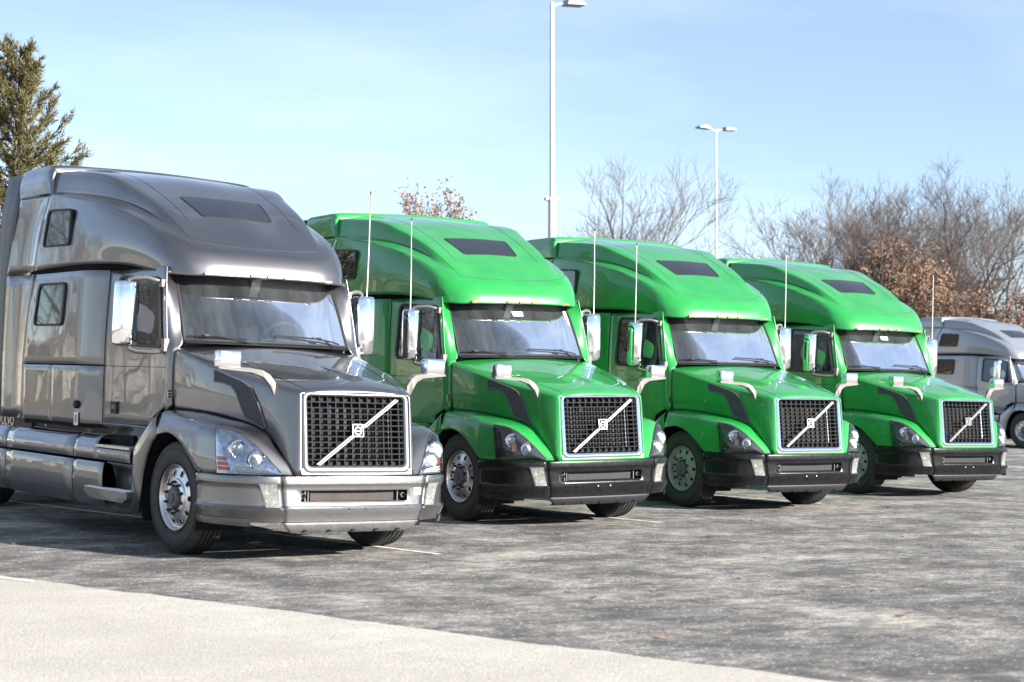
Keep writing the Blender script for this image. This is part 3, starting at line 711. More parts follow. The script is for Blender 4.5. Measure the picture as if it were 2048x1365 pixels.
    b = MB(); [b.lathe([(.009, .004), (.007, -.004), (0, -.005)], 8, M4=Matrix.Translation((x, -1.331, .484)) @ Matrix.Rotation(R(90), 4, 'Z')) for x in (-.084, .084)]; b.build('bolt', style['bolt'], bump)
    for s in (-1, 1):
        def tc_(z):
            ta = bplan_t(seam_x(z)+.004); return [(t, s) for t in lin(ta, 9, 30)]
        prof = [(d_, z if z > .42 else z-.0) for d_, z in BPROF]
        v, f = bgrid(tc_, rows=prof); 
        bc = obj('bumper_corner', v, f, BUM, T, sharp=35, solid=.012); fix_normals(bc)
        ns = bc.data.polygons[len(bc.data.polygons)//2].normal
        if ns.y > .1: bc.data.flip_normals()
        # lower wing of the corner, sweeping back to the wheel
        rows = [(-.018, .40), (-.022, .365), (-.03, .338), (-.045, .332)]
        v, f = bgrid(lambda z: [(t, s) for t in lin(4.6, 9, 18)], rows=rows)
        o = obj('bumper_wing', v, f, BUM, bc); fix_normals(o)
        # fog light: trapezoid lens set into the corner
        def fog(off, inset, zt, zb, rows_=6):
            vv = []
            for i in range(rows_+1):
                t = i/rows_; z = zt+(zb-zt)*t
                x0, x1 = .778-.038*t+inset, .938-.066*t-inset
                for k in range(7):
                    tt = bplan_t(x0+(x1-x0)*k/6); d_ = itp(-z, [-.71, -.69, -.66, -.515, -.498], [-.002, -.014, -.022, -.02, -.006]); p = bumper_pt(tt, d_+off, z, s); vv.append(p)
            return vv, [(i*7+j, i*7+j+1, (i+1)*7+j+1, (i+1)*7+j) for i in range(rows_) for j in range(6)]
        v, f = fog(.006, 0, .712, .500); fl = obj('fog_light', v, f, 'plastic_grey', bc); fix_normals(fl)
        v, f = fog(.011, .010, .702, .510); o = obj('fog_lens', v, f, 'fog', fl); fix_normals(o)
        for zc in (.645, .560):
            tt = bplan_t(.835); p = bumper_pt(tt, -.0155, zc, s); q = (bumper_pt(tt, 1, zc, s)-bumper_pt(tt, 0, zc, s)).normalized()
            b = MB(); b.lathe([(.036, .0), (.034, .005), (.026, .003), (.0, .002)], 16, M4=Matrix.Translation(p) @ q.to_track_quat('X', 'Z').to_matrix().to_4x4()); o = b.build('fog_bulb', 'alu', fl)
    # valance under the bumper
    vv = []; rows = [(-.045, .372), (-.05, .34), (-.062, .30), (-.09, .272), (-.16, .268)]
    for d_, z in rows:
        te = bplan_t(.72-.18*(.372-z)/.1*.5); h = lin(0, te, 12)
        for t in h[:0:-1]: vv.append(bumper_pt(t, d_, z, -1))
        for t in h: vv.append(bumper_pt(t, d_, z, 1))
    n = 25; o = obj('valance', vv, [(i*n+j, i*n+j+1, (i+1)*n+j+1, (i+1)*n+j) for i in range(4) for j in range(n-1)], style['valance'], T, solid=.01); fix_normals(o)
    for x in (-.48, -.24, 0, .24, .48):
        b = MB(); b.box((x, -1.262+abs(x)*.02, .292), (.035, .02, .016), 0); b.build('valance_slot', 'dark', o)
    # ------------------------------------------------ cab shell behind the panels, cowl, floor
    b = MB(); ysb = lin(.52, 3.80, 16)
    for s in (-1, 1):
        vv = []
        for z in (1.06, 1.5, 1.9, 2.4, 2.72):
            for y in ysb: vv.append(((side_x(max(y, .8), z)-.035)*s, max(y, .62 if z < 2.1 else .86), z))
        n = len(ysb); b.add(vv, [(i*n+j, i*n+j+1, (i+1)*n+j+1, (i+1)*n+j) for i in range(4) for j in range(n-1)])
    b.box((0, 2.2, 1.09), (2.06, 3.3, .03)); b.box((0, 3.84, 2.4), (2.3, .03, 2.7)); b.box((0, 2.3, 2.70), (1.9, 3.0, .02)); b.box((0, 2.15, 1.9), (2.08, .02, 1.6)); b.box((0, .56, 1.5), (1.9, .02, .8))
    cab = b.build('cab', 'dark', T, smooth=False)
    vv = []
    for u in lin(0, 4, 16):
        p = WIND.at(0, u); q = Vector((p.x*1.02, p.y-.10-.03*(1-abs(p.x)), 1.925)); vv += [q, Vector((p.x*1.01, p.y+.02, p.z-.008)), Vector((p.x, p.y+.25, 1.93))]
    o = obj('cowl', vv, [(i*3+j, i*3+j+1, (i+1)*3+j+1, (i+1)*3+j) for i in range(16) for j in range(2)], 'plastic', cab); fix_normals(o)
    for s in (-1, 1):
        v, f = PILL.grid(lin(0, 6, 30), lin(0, 2, 10), sx=s, flip=(s > 0)); o = obj('windshield_pillar', v, f, PNT, T, solid=.01); fix_normals(o)
    # windshield, frame and wipers
    v, f = WIND.grid(lin(0, 2, 10), lin(0, 4, 24)); ws = obj('windshield', v, f, 'wind', T)
    b = MB(); loop = [WIND.at(0, u) for u in lin(0, 4, 30)]+[WIND.at(u, 4) for u in lin(0, 2, 12)[1:]]+[WIND.at(2, u) for u in lin(4, 0, 30)[1:]]+[WIND.at(u, 0) for u in lin(2, 0, 12)[1:]]
    b.tube(loop, .015, 8, cap=False); b.build('windshield_seal', 'plastic', ws)
    for (xa, ua, xb, ub, px_) in ((-.86, .10, -.20, .055, -.18), (.02, .20, .66, .05, .72)):
        b = MB(); pts = []
        for i in range(9):
            t = i/8; x = xa+(xb-xa)*t; p = WIND.at(ua+(ub-ua)*t, (x/.887+1)*2); pts.append(p+Vector((0, -.022, .006+.012*math.sin(t*math.pi))))
        b.tube(pts, .008, 6); mid = pts[4]; b.tube([Vector((px_, WIND.at(0, (px_/.887+1)*2).y-.03, 1.935)), mid.lerp(Vector((px_, mid.y, 1.95)), .35)+Vector((0, -.03, .01)), mid+Vector((0, -.02, .012))], .008, 6)
        b.box(mid+Vector((0, -.016, .008)), (.10, .016, .02)); b.build('wiper', 'plastic', ws)
    # interior
    b = MB(); b.prism([(.50, 1.3), (.50, 1.945), (.62, 1.965), (.95, 1.94), (1.05, 1.85), (1.02, 1.3)], -.98, .98, 0); b.build('dashboard', 'interior', T, bevel=.02)
    b = MB(); A = Matrix.Translation((.48, 1.13, 2.00)) @ Matrix.Rotation(R(35), 4, 'X'); n = 30
    b.tube([A @ Vector((.225*math.cos(2*math.pi*i/n), 0, .225*math.sin(2*math.pi*i/n))) for i in range(n+1)], .016, 8, cap=False)
    for a in (0, 180, 270): b.tube([A @ Vector((0, .03, 0)), A @ Vector((.22*math.cos(R(a)), 0, .22*math.sin(R(a))))], .014, 6)
    b.lathe([(.07, 0), (.06, -.02), (0, -.025)], 16, M4=A @ Matrix.Rotation(R(90), 4, 'Z')); b.build('steering_wheel', 'plastic_grey', T)
    for s in (-1, 1):
        b = MB(); b.box((s*.5, 1.62, 1.95), (.5, .14, .75), rot=Matrix.Rotation(R(-8), 3, 'X')); b.box((s*.5, 1.68, 2.42), (.28, .10, .2)); b.box((s*.5, 1.4, 1.55), (.52, .5, .16)); b.build('seat', 'seat', T, bevel=.05)
    # ------------------------------------------------ roof, visor, skylight, marker lights
    v, f = ROOF_F.grid([0]+lin(1, 5, 40), lin(0, 12, 72)); rf = outward(obj('roof_fairing', v, f, PNT, T, sharp=60, solid=.01))
    v, f = WALL.grid(lin(0, 16, 112), lin(0, 3, 18)); o = outward(obj('visor', v, f, PNT, T, sharp=60, solid=.012))
    vis = o
    v, f = CAP.grid(lin(0, 4, 20), lin(0, 12, 72)); o = outward(obj('roof_cap', v, f, PNT, T, sharp=60, solid=.01))
    rbv = BVHTree.FromPolygons([Vector(p) for p in ROOF.grid(lin(0, 4, 40), lin(0, 12, 72))[0]], ROOF.grid([0, 1], [0, 1])[1] and [(i*73+j, (i+1)*73+j, (i+1)*73+j+1, i*73+j+1) for i in range(40) for j in range(72)])
    def on_roof(x, y, d): 
        h = rbv.ray_cast(Vector((x, y, 6)), Vector((0, 0, -1))); return (h[0] if h[0] else Vector((x, y, 3)))+(h[1] if h[1] and h[1].z > 0 else -h[1])*d
    sk = dense(rrect([(-.455, 1.625), (.455, 1.625), (.387, 1.200), (-.387, 1.200)], .05, 4), .05); cx, cy = 0, 1.41
    def skl(k, d): return [on_roof(cx+(x-cx)*k, cy+(y-cy)*k, d) for x, y in sk]
    n = len(sk); lo_ = [skl(1.02, -.003), skl(1.015, .007), skl(.975, .007), skl(.97, .002)]
    fr = obj('skylight', [p for l in lo_ for p in l], [(i*n+j, i*n+(j+1) % n, (i+1)*n+(j+1) % n, (i+1)*n+j) for i in range(3) for j in range(n)], 'plastic', rf); fix_normals(fr)
    rings = [skl(k, .004) for k in (.975, .8, .6, .4, .2, .02)]
    pv = [p for l in rings for p in l]; o = obj('pane', pv, [(i*n+j, i*n+(j+1) % n, (i+1)*n+(j+1) % n, (i+1)*n+j) for i in range(5) for j in range(n)]+[tuple(5*n+j for j in range(n))], 'roof_glass', fr); fix_normals(o)
    if o.data.polygons[0].normal.z < 0: o.data.flip_normals()
    # seam lines on the roof panel
    for s in (-1, 1):
        b = MB(); b.tube([on_roof(s*(.60+.13*t), 1.0+2.1*t, .0002) for t in lin(0, 1, 40)], .0022, 5); b.build('roof_seam', 'dark', rf)
    for x in (-.654, -.171, 0, .171, .654):
        u = 8+ (x/.36 if abs(x) < .01 else math.copysign(itp(abs(x), [0, .45, .68], [0, 1, 2]), x))
        p = WALL.at(u, .10); b = MB(); b.box((0, 0, 0), (.072, .016, .020), 1); b.box((0, .004, 0), (.086, .014, .030), 0)
        ml = b.build('marker_light', ['plastic_grey', style['marker']], vis, bevel=.003); ml.location = p+Vector((0, -.010, .004)); ml.rotation_euler = (R(-20), 0, -x*.35)
    # dark underside of the visor with its two stays
    vv = []
    for u in lin(3.2, 12.8, 40):
        p = WALL.at(u, .0); vv += [Vector((p.x*.99, p.y+.006, p.z+.006)), Vector((p.x*.97, max(p.y+.10, .62+.0*p.x), p.z+.035)), Vector((p.x*.94, .725+.10*p.x*p.x, 2.650)), Vector((p.x*.93, .88+.10*p.x*p.x, 2.80))]
    o = obj('visor_underside', vv, [(i*4+j, i*4+j+1, (i+1)*4+j+1, (i+1)*4+j) for i in range(40) for j in range(3)], 'plastic', vis); fix_normals(o)
    b = MB(); b.box((-.02, .64, 2.60), (.10, .30, .03)); b.build('visor_stay', 'plastic_grey', vis)
    for s in (-1, 1):
        v, f = SIDECAP.grid(lin(0, 3, 18), lin(0, 3, 12), sx=s, flip=(s > 0)); o = obj('roof_rear_side', v, f, PNT, T, solid=.01); fix_normals(o)
        if (o.data.polygons[100].normal.x > 0) != (s > 0): o.data.flip_normals()
        window('upper_window', rf, [(3.165, 3.335), (2.505, 3.305), (2.545, 2.925), (3.305, 2.935)], .075, 1 if s < 0 else -1, .034, .006, base=1.226)
    # ------------------------------------------------ cab sides: sleeper panels, door, rear fairing
    for s in (-1, 1):
        sx = 1 if s < 0 else -1                     # side_patch/window: +1 means the -x side
        q = -1 if s < 0 else 1
        def panel(name, y0, y1, z0, z1, parent=T, m=PNT, **kw):
            v, f = side_patch(y0, y1, z0, z1, sx, **kw); o = obj(name, v, f, m, parent, sharp=80, solid=.012); fix_normals(o)
            if (o.data.polygons[len(o.data.polygons)//2].normal.x > 0) != (s > 0): o.data.flip_normals()
            return o
        up_ = panel('sleeper_panel', 1.872, lambda z: rear_edge(z)-.004, 1.697, 2.66, ny=26, nz=12)
        panel('luggage_door', 2.955, lambda z: rear_edge(z)-.004, 1.10, 1.690)
        panel('sleeper_lower_panel', 1.872, 2.947, 1.10, 1.690, ny=20)
        window('lower_window', up_, [(3.40, 2.555), (2.63, 2.55), (2.68, 2.095), (3.51, 2.10)], .085, sx, .036, .006)
        dfr = lambda z: itp(z, [1.0, 1.25, 1.32, 1.9, 2.66], [.80, .72, .50, .505, .685])
        door = panel('door', dfr, 1.864, 1.12, 2.655, ny=18, nz=16)
        b = MB(); b.tube([((side_x(y, 1.69)+.0015)*s, y, 1.69) for y in lin(.52, 1.86, 10)], .003, 5); b.build('door_crease', 'dark', door)
        window('door_window', door, [(1.68, 2.60), (.745, 2.555), (.57, 1.865), (1.70, 1.90)], .11, sx, .045, .006)
        b = MB(); b.box((-s*0, 0, 0), (.03, .155, .12), 0); b.box((s*.012, -.01, .005), (.02, .10, .05), 1)
        hd = b.build('door_handle', ['plastic', 'plastic_grey'], door, bevel=.008); hd.location = ((side_x(1.6, 1.28)+.004)*s, 1.595, 1.28)
        # lock barrel and placard on the sleeper
        b = MB(); A = Matrix.Translation(((side_x(2.24, 1.29))*s, 2.24, 1.29)) @ Matrix.Scale(s, 4, (1, 0, 0)); b.lathe([(.042, 0), (.042, .02), (.03, .035), (0, .035)], 16, M4=A); o = b.build('lock_cover', 'plastic', up_); fix_normals(o)
        b = MB(); x = (side_x(2.25, 1.15)+.004)*s
        b.box((x, 2.25, 1.145), (.006, .10, .13), 0); b.box((x+.003*s, 2.25, 1.145), (.004, .04, .085), 1); b.build('placard', ['white', 'placard'], up_, smooth=False)
        b = MB(); x = 1.018*s; b.box((x, .452, 1.44), (.05, .008, .085), 0)
        for k in range(3): b.box((x, .447, 1.415+.027*k), (.04, .004, .016), 1)
        b.build('side_badge', ['alu', 'plastic'], T, smooth=False)
        # rear fairing behind the sleeper: curved cab extender and rubber edge
        ee = lambda z: itp(z, [1.1, 1.8, 2.65], [4.36, 4.38, 4.345])
        vv = []; zs = lin(1.10, 2.66, 14)
        for z in zs:
            a_, c_ = rear_edge(z)+.006, ee(z)
            for k in range(9):
                t = k/8; vv.append(((1.214-.03*math.sin(math.pi*t)+.03*t*t)*s, a_+(c_-a_)*t, z))
        o = obj('cab_extender', vv, [(i*9+j, i*9+j+1, (i+1)*9+j+1, (i+1)*9+j) for i in range(14) for j in range(8)], PNT, T, solid=.012); fix_normals(o)
        if (o.data.polygons[40].normal.x > 0) != (s > 0): o.data.flip_normals()
        vv = []
        for z, y0, y1 in ((1.12, 4.37, 4.60), (1.8, 4.39, 4.62), (2.66, 4.355, 4.62), (3.33, 4.13, 4.60), (3.80, 4.09, 4.58)):
            for k in range(4): t = k/3; vv.append(((1.235+.01*t)*s if z < 3.6 else (1.165+.01*t)*s, y0+(y1-y0)*t, z))
        o = obj('extender_edge', vv, [(i*4+j, i*4+j+1, (i+1)*4+j+1, (i+1)*4+j) for i in range(4) for j in range(3)], style['ext'], T, solid=.012); fix_normals(o)
        # ---- fairing behind the front wheel
        A_ = [(.295, 1.065), (.40, .985), (.50, .86), (.575, .70), (.615, .52), (.635, .315)]; O_ = [(.32, 1.272), (.50, 1.175), (.70, 1.045), (.86, .935), (.865, .72), (.865, .312)]
        vv = []
        for a_, o_ in zip(A_, O_):
            for k, (t, dx) in enumerate(((0, -.03), (.03, -.006), (.12, .002), (.45, .006), (.8, -.004), (.94, -.02), (1, -.05))):
                p = Vector(a_).lerp(Vector(o_), t); vv.append(((1.213+dx)*s, p.x, p.y))
        ft = obj('wheel_fairing', vv, [(i*7+j, i*7+j+1, (i+1)*7+j+1, (i+1)*7+j) for i in range(5) for j in range(6)], PNT, T, sharp=60, solid=.01); fix_normals(ft)
        if (ft.data.polygons[15].normal.x > 0) != (s > 0): ft.data.flip_normals()
        # ---- side skirts
        def skirt(name, y0, y1, prof, m=PNT):
            vv = []; ys = [y0, y0+.006]+lin(y0+.006, y1-.006, 8)[1:-1]+[y1-.006, y1]; n = len(ys)
            for i, (x, z) in enumerate(prof):
                for j, y in enumerate(ys): vv.append(((x-(.006 if j in (0, n-1) else 0))*s, y, z))
            o = obj(name, vv, [(i*n+j, i*n+j+1, (i+1)*n+j+1, (i+1)*n+j) for i in range(len(prof)-1) for j in range(n-1)], m, T, sharp=50, solid=.01); fix_normals(o)
            if (o.data.polygons[len(o.data.polygons)//2].normal.x > 0) != (s > 0): o.data.flip_normals()
            return o
        UP = [(1.05, 1.012), (1.11, 1.008), (1.155, .985), (1.185, .945), (1.197, .905), (1.200, .898), (1.204, .89), (1.212, .84), (1.210, .79), (1.202, .765), (1.18, .760)]
        UPS = [(1.12, .892), (1.190, .890), (1.204, .882), (1.212, .84), (1.210, .79), (1.202, .765), (1.18, .760)]
        DN = [(1.16, .742), (1.196, .738), (1.206, .72), (1.214, .64), (1.216, .54), (1.205, .43), (1.180, .34), (1.160, .30), (1.12, .295)]
        skirt('skirt_panel', .88, 1.70, UPS); skirt('skirt_panel', 1.705, 2.275, UP); skirt('skirt_panel', 2.30, 4.235, UP); skirt('skirt_panel', 4.26, 5.4, UP)
        skirt('skirt_panel', 1.52, 2.275, DN); skirt('skirt_panel', 2.30, 4.235, DN); skirt('skirt_panel', 4.26, 5.4, DN)
        skirt('skirt_panel', .87, 1.51, [(1.17, .742), (1.11, .70), (1.08, .60), (1.07, .48), (1.06, .30)])
        skirt('sill', .80, 3.78, [(1.10, 1.115), (1.06, 1.09), (1.04, 1.0), (1.04, .96)])
        # ---- steps with tread plates
        b = MB(); b.box((1.145*s, 1.29, .900), (.15, .82, .020), 0)
        for k in range(9): b.box((1.085*s+.014*s*k, 1.29, .9115), (.005, .80, .004), 0)
        b.box((1.06*s, 1.40, .96), (.02, .55, .10), 1); b.build('step', ['alu', 'dark'], T, smooth=False)
        b = MB(); b.prism([(.80, .486), (1.86, .486), (1.83, .43), (1.65, .385), (.90, .385), (.80, .43)], min(1.08*s, 1.262*s), max(1.08*s, 1.262*s), 0, 1); b.box((1.20*s, 1.33, .491), (.13, 1.0, .012), 0)
        for k in range(8): b.box((1.145*s+.015*s*k, 1.33, .4985), (.005, .98, .004), 0)
        st = b.build('step', ['alu', PNT], T, smooth=False, bevel=.006); fix_normals(st)
        # ---- wheel well liner
        b = MB(); vv = []
        for a in lin(-25, 205, 14):
            for x in (.70, 1.185): vv.append((x*s, .03+.66*math.cos(R(a))*.92, .50+.60*math.sin(R(a))))
        b.add(vv, [(2*i, 2*i+1, 2*i+3, 2*i+2) for i in range(14)]); b.box((.70*s, .05, .78), (.02, 1.3, 1.0)); b.build('wheel_well', 'dark', T, smooth=False)
    # maker's lettering on the dark panel behind the sleeper
    for s in (-1, 1):
        b = MB(); b.box((1.10*s, 4.45, 1.055), (.02, 1.4, .11)); pn = b.build('name_panel', 'plastic', T, smooth=False)
        tm = text_mesh('VOLVO', .150, .002); tm.materials.append(M['alu']); to = bpy.data.objects.new('lettering', tm); col.objects.link(to); to.parent = pn
        to.matrix_local = Matrix(((0, 0, s, 1.112*s), (s, 0, 0, 4.80 if s < 0 else 4.2), (0, 1, 0, 1.004), (0, 0, 0, 1)))
    # ------------------------------------------------ mirrors
    for s in (-1, 1):
        c = Vector((1.306*s, .852, 2.195)); A = Matrix.Translation(c) @ Matrix.Rotation(R(-6*s), 4, 'Z')
        # housing: tall rounded shell, front face split by a vertical edge
        prof = []
        sec = [(-.122, .055), (-.120, -.005), (-.095, -.055), (-.020, -.092), (.040, -.088), (.100, -.050), (.122, -.005), (.124, .055)]
        hz = [(-.305, .80, .62), (-.297, .92, .84), (-.27, .985, .96), (-.15, 1, 1), (.12, 1, 1), (.262, .985, .97), (.292, .93, .86), (.302, .82, .66)]
        vv = []
        for z, kx, ky in hz:
            for x, y in sec: vv.append((x*kx*(1-.04*z), y*ky-.012*(z+.3), z))
        n = 8; ff = [(i*n+j, i*n+(j+1) % n, (i+1)*n+(j+1) % n, (i+1)*n+j) for i in range(7) for j in range(n)]+[tuple(range(n-1, -1, -1)), tuple(7*n+j for j in range(n))]
        b = MB(); b.add([(x*-s, y, z) for x, y, z in vv], ff, 0, A)
        mi = b.build('mirror', 'chrome', T, sharp=38, bevel=.012); fix_normals(mi)
        b = MB(); b.add([(x, .0565, z) for x, z in rrect([(-.108, -.285), (.108, -.285), (.108, .28), (-.108, .28)], .03, 4)], [tuple(range(20))], 0, A); b.build('mirror_glass', 'dark', mi, smooth=False)
        top = c+Vector((-.02*s, .02, .295)); bot = c+Vector((-.03*s, .02, -.30))
        b = MB(); b.tube([Vector((1.005*s, .72, 2.475)), Vector((1.05*s, .715, 2.51)), Vector((1.14*s, .75, 2.535)), Vector((1.24*s, .83, 2.535)), top+Vector((0, 0, .03)), top+Vector((0, 0, -.03))], .019, 10)
        b.box((1.02*s, .70, 2.49), (.05, .07, .07)); b.build('mirror_arm', 'arm', mi)
        b = MB(); b.tube([Vector((1.05*s, .545, 1.84)), Vector((1.13*s, .60, 1.825)), Vector((1.23*s, .77, 1.83)), Vector((1.27*s, .84, 1.85)), bot+Vector((0, 0, .02))], .019, 10)
        b.box((1.045*s, .54, 1.90), (.05, .07, .12)); b.build('mirror_arm', 'arm', mi)
        if (s > 0 and style['ant'][1]) or (s < 0 and style['ant'][0]):
            b = MB(); base = c+Vector((.03*s, .0, .30)); tp = base+Vector((.012, .01, 1.07)); b.tube([base, base.lerp(tp, .5)+Vector((.004, 0, 0)), base.lerp(tp, .8)], [.007, .006, .005], 6, 0); b.tube([base.lerp(tp, .8), tp], [.005, .0045], 6, 1); b.tube([tp, tp+Vector((0, 0, .035))], .007, 6, 2)
            b.build('antenna', ['fiber', 'antred' if s > 0 and style['grey'] else 'fiber', 'plastic'], mi)
        # hood mirror on its folded bracket
        b = MB(); hc = Vector((1.075*s, -.845, 1.772)); vv = []
        for z, k in ((-.070, .96), (-.060, 1), (.055, .99), (.072, .93), (.079, .80)):
            for x, y in ((-.112, .05), (-.115, -.02), (-.10, -.05), (.095, -.052), (.115, -.03), (.115, .05)): vv.append((hc.x+x*k, hc.y+y*k-.02*(z+.07), hc.z+z))
        n = 6; b.add(vv, [(i*n+j, i*n+(j+1) % n, (i+1)*n+(j+1) % n, (i+1)*n+j) for i in range(4) for j in range(n)]+[tuple(range(n-1, -1, -1)), tuple(4*n+j for j in range(n))])
        hm = b.build('hood_mirror', 'chrome', T, sharp=40, bevel=.01); fix_normals(hm)
        eA = [(.684, -1.012, 1.436), (.742, -1.022, 1.552), (.80, -1.000, 1.625), (.90, -.962, 1.664), (1.19, -.900, 1.688)]
        eB = [(.684, -1.008, 1.580), (.735, -.995, 1.648), (.80, -.968, 1.688), (.90, -.932, 1.702), (1.19, -.882, 1.712)]
        dp = [.03, .06, .085, .095, .09]; vv = []
        for i in range(5):
            A3, B3 = Vector(eA[i]), Vector(eB[i]); n3 = Vector((0, dp[i], .004))
            for e in (A3, B3, B3+n3, A3+n3): vv.append((e.x*s, e.y, e.z))
        b = MB(); b.add(vv, [(i*4+j, i*4+(j+1) % 4, (i+1)*4+(j+1) % 4, (i+1)*4+j) for i in range(4) for j in range(4)]+[(3, 2, 1, 0), (16, 17, 18, 19)])
        o = b.build('mirror_bracket', 'bracket', hm, smooth=False, bevel=.005); fix_normals(o)
    # ------------------------------------------------ chassis and wheels
    b = MB()
    for s in (-1, 1): b.box((.42*s, 3.6, .86), (.09, 9.3, .26))
    b.box((0, 0, .52), (1.7, .14, .12)); b.box((0, -.1, .85), (.9, 1.7, .75)); b.box((0, 2.4, .70), (2.0, 3.0, .55)); b.box((0, 6.15, .52), (1.7, .3, .3)); b.box((0, 7.47, .52), (1.7, .3, .3)); b.box((0, 6.8, 1.06), (1.0, 1.0, .06)); b.box((0, 8.2, .86), (.8, .1, .24))  # includes a dark block under the hood, added to stop light passing through
    b.build('chassis', 'dark', T, smooth=False)
    wheels = []
    for s in (-1, 1):
        wheels.append(make_wheel(T, 1.0*s, 0, s, steer=R(style['steer'])))
        for y in (6.15, 7.47): wheels.append(make_wheel(T, .99*s, y, s, dual=True))
    # ------------------------------------------------ stickers
    if style['grey']:
        b = MB(); t0, t1 = bplan_t(.615), bplan_t(.70)
        def pt(t, z): return bumper_pt(t, -.0145, z, 1)
        b.add([pt(t0, .60), pt(t1, .60), pt(t1, .665), pt(t0, .665)], [(0, 1, 2, 3)], 0); b.add([pt(t0+.01, .632)+Vector((0, -.001, 0)), pt(t1-.01, .632)+Vector((0, -.001, 0)), pt(t1-.01, .66)+Vector((0, -.001, 0)), pt(t0+.01, .66)+Vector((0, -.001, 0))], [(0, 1, 2, 3)], 1)
        b.build('sticker', ['white', 'yellow'], bump, smooth=False)
    else:
        def wp(u, w_): return WIND.at(u, w_)+Vector((0, -.006, -.002))
        b = MB()
        for (u0, u1, a_, c_) in ((1.62, 1.34, 3.60, 3.86), (1.36, 1.14, 3.70, 3.84)):
            b.add([wp(u0, a_), wp(u0, c_), wp(u1, c_), wp(u1, a_)], [(0, 1, 2, 3)], 0)
        for k in range(5): b.add([wp(1.58-.05*k, 3.67+.03*(k % 2))+Vector((0, -.002, 0)), wp(1.58-.05*k, 3.74)+Vector((0, -.002, 0)), wp(1.555-.05*k, 3.74)+Vector((0, -.002, 0)), wp(1.555-.05*k, 3.67)+Vector((0, -.002, 0))], [(0, 1, 2, 3)], 1)
        b.build('windshield_sticker', ['white', PNT], ws, smooth=False)
        b = MB(); b.add([wp(1.52, 1.93), wp(1.52, 2.18), wp(1.37, 2.18), wp(1.37, 1.95)], [(0, 1, 2, 3)]); b.build('windshield_sticker', 'white', ws, smooth=False)
    return T, wheels
HLS = 1
_t = FEND.nrm(2.5, 1.0)
if _t.y > 0: HLS = -1
# fine wire mesh of the intakes and the radiator core with its fins
def wire_mat(name, a, b_, scale, rot):
    m = bpy.data.materials.new(name); m.use_nodes = True; t = m.node_tree; p = t.nodes['Principled BSDF']; p.inputs['Roughness'].default_value = .75
    co = t.nodes.new('ShaderNodeTexCoord'); mp = t.nodes.new('ShaderNodeMapping'); mp.inputs['Scale'].default_value = scale; mp.inputs['Rotation'].default_value = rot
    vo = t.nodes.new('ShaderNodeTexVoronoi'); vo.feature = 'DISTANCE_TO_EDGE'; vo.inputs['Scale'].default_value = 1; vo.inputs['Randomness'].default_value = .0
    r = t.nodes.new('ShaderNodeValToRGB'); p.inputs['Specular IOR Level'].default_value = .08; r.color_ramp.elements[0].position = .12; r.color_ramp.elements[1].position = .2; r.color_ramp.elements[0].color = (*a, 1); r.color_ramp.elements[1].color = (*b_, 1)
    t.links.new(co.outputs['Object'], mp.inputs[0]); t.links.new(mp.outputs[0], vo.inputs['Vector']); t.links.new(vo.outputs[0], r.inputs[0]); t.links.new(r.outputs[0], p.inputs['Base Color'])
    return m
M['mesh'] = wire_mat('intake_wire_mesh', (.13, .13, .145), (.008, .008, .010), (1, 62, 62), (R(45), 0, 0))
M['radcore'] = wire_mat('radiator_fins', (.055, .050, .040), (.012, .011, .010), (14, 1, 120), (0, 0, 0))

GREY = dict(name='semi_truck', paint='paint_grey', bumper='paint_grey', bumper_c='bumper_grey', surround='bumper_grey', hl_house='hl_chrome', hl_bulb='clear', signal='red', band='clear', marker='clear', valance='valance', slot='radiator', bolt='dark', ext='plastic_grey', ant=(0, 1), grey=True, steer=3)
GREEN = dict(name='semi_truck', paint='paint_green', bumper='bumper_black', bumper_c='bumper_black', surround='chrome', hl_house='plastic', hl_bulb='clear', signal='amber', band='plastic_grey', marker='amber', valance='plastic', slot='plastic', bolt='white', ext='plastic', ant=(1, 1), grey=False, steer=2)
def place(T, x, y, yaw_, roll_):
    T.location = (x, y, 0); T.rotation_euler = (0, 0, yaw_)
    for ch in T.children:
        if not ch.name.startswith('wheel') or ch.name.startswith('wheel_'): ch.rotation_euler.y += roll_
    return T
def repaint(o, frm, to):
    for i, sl in enumerate(o.material_slots):
        if sl.material == M[frm]: sl.link = 'OBJECT'; sl.material = M[to]
    for c in o.children: repaint(c, frm, to)
t1, _w = build_truck(GREY); t2_, _w = build_truck(GREEN)
t3 = copy_tree(t2_); t4 = copy_tree(t2_); t5 = copy_tree(t1); repaint(t5, 'paint_grey', 'paint_silver')
place(t1, 0, 0, 0, R(.55)); place(t2_, 4.533, 1.959, R(-4.27), R(-1.09)); place(t3, 8.7, 2.75, R(-5.2), R(-.4)); place(t4, 13.3, 3.9, R(-5), 0); place(t5, *px_ground(2105, 52), R(-5), 0)
M['rim_dull'] = mat('weathered_steel_rim', (.30, .30, .30), .5, .25, noise=(20, .2))
def dull(o, to):
    for c in o.children:
        if c.name.startswith('rim'): 
            for sl in c.material_slots:
                if sl.material == M['alu']: sl.link = 'OBJECT'; sl.material = M[to]
        dull(c, to)
dull(t3, 'rim_dull'); dull(t4, 'rim_dull')
def drop(o, part, nth):                            # leave a small fitting off one of the copies
    hits = [c for p in o.children for c in p.children if c.name.split('.')[0] == part]
    if nth < len(hits): bpy.data.objects.remove(hits[nth])
drop(t4, 'antenna', 0); drop(t4, 'windshield_sticker', 0); drop(t3, 'windshield_sticker', 1); drop(t3, 'windshield_sticker', 0); drop(t5, 'antenna', 0)
GR = 'semi trucks parked in a row'
tag(t1, 'metallic grey sleeper semi truck with silver bumper, nearest in the row', 'truck', GR)
tag(t2_, 'bright green semi truck with black bumper parked right beside the grey truck', 'truck', GR)
tag(t3, 'bright green semi truck in the middle of the three green ones', 'truck', GR)
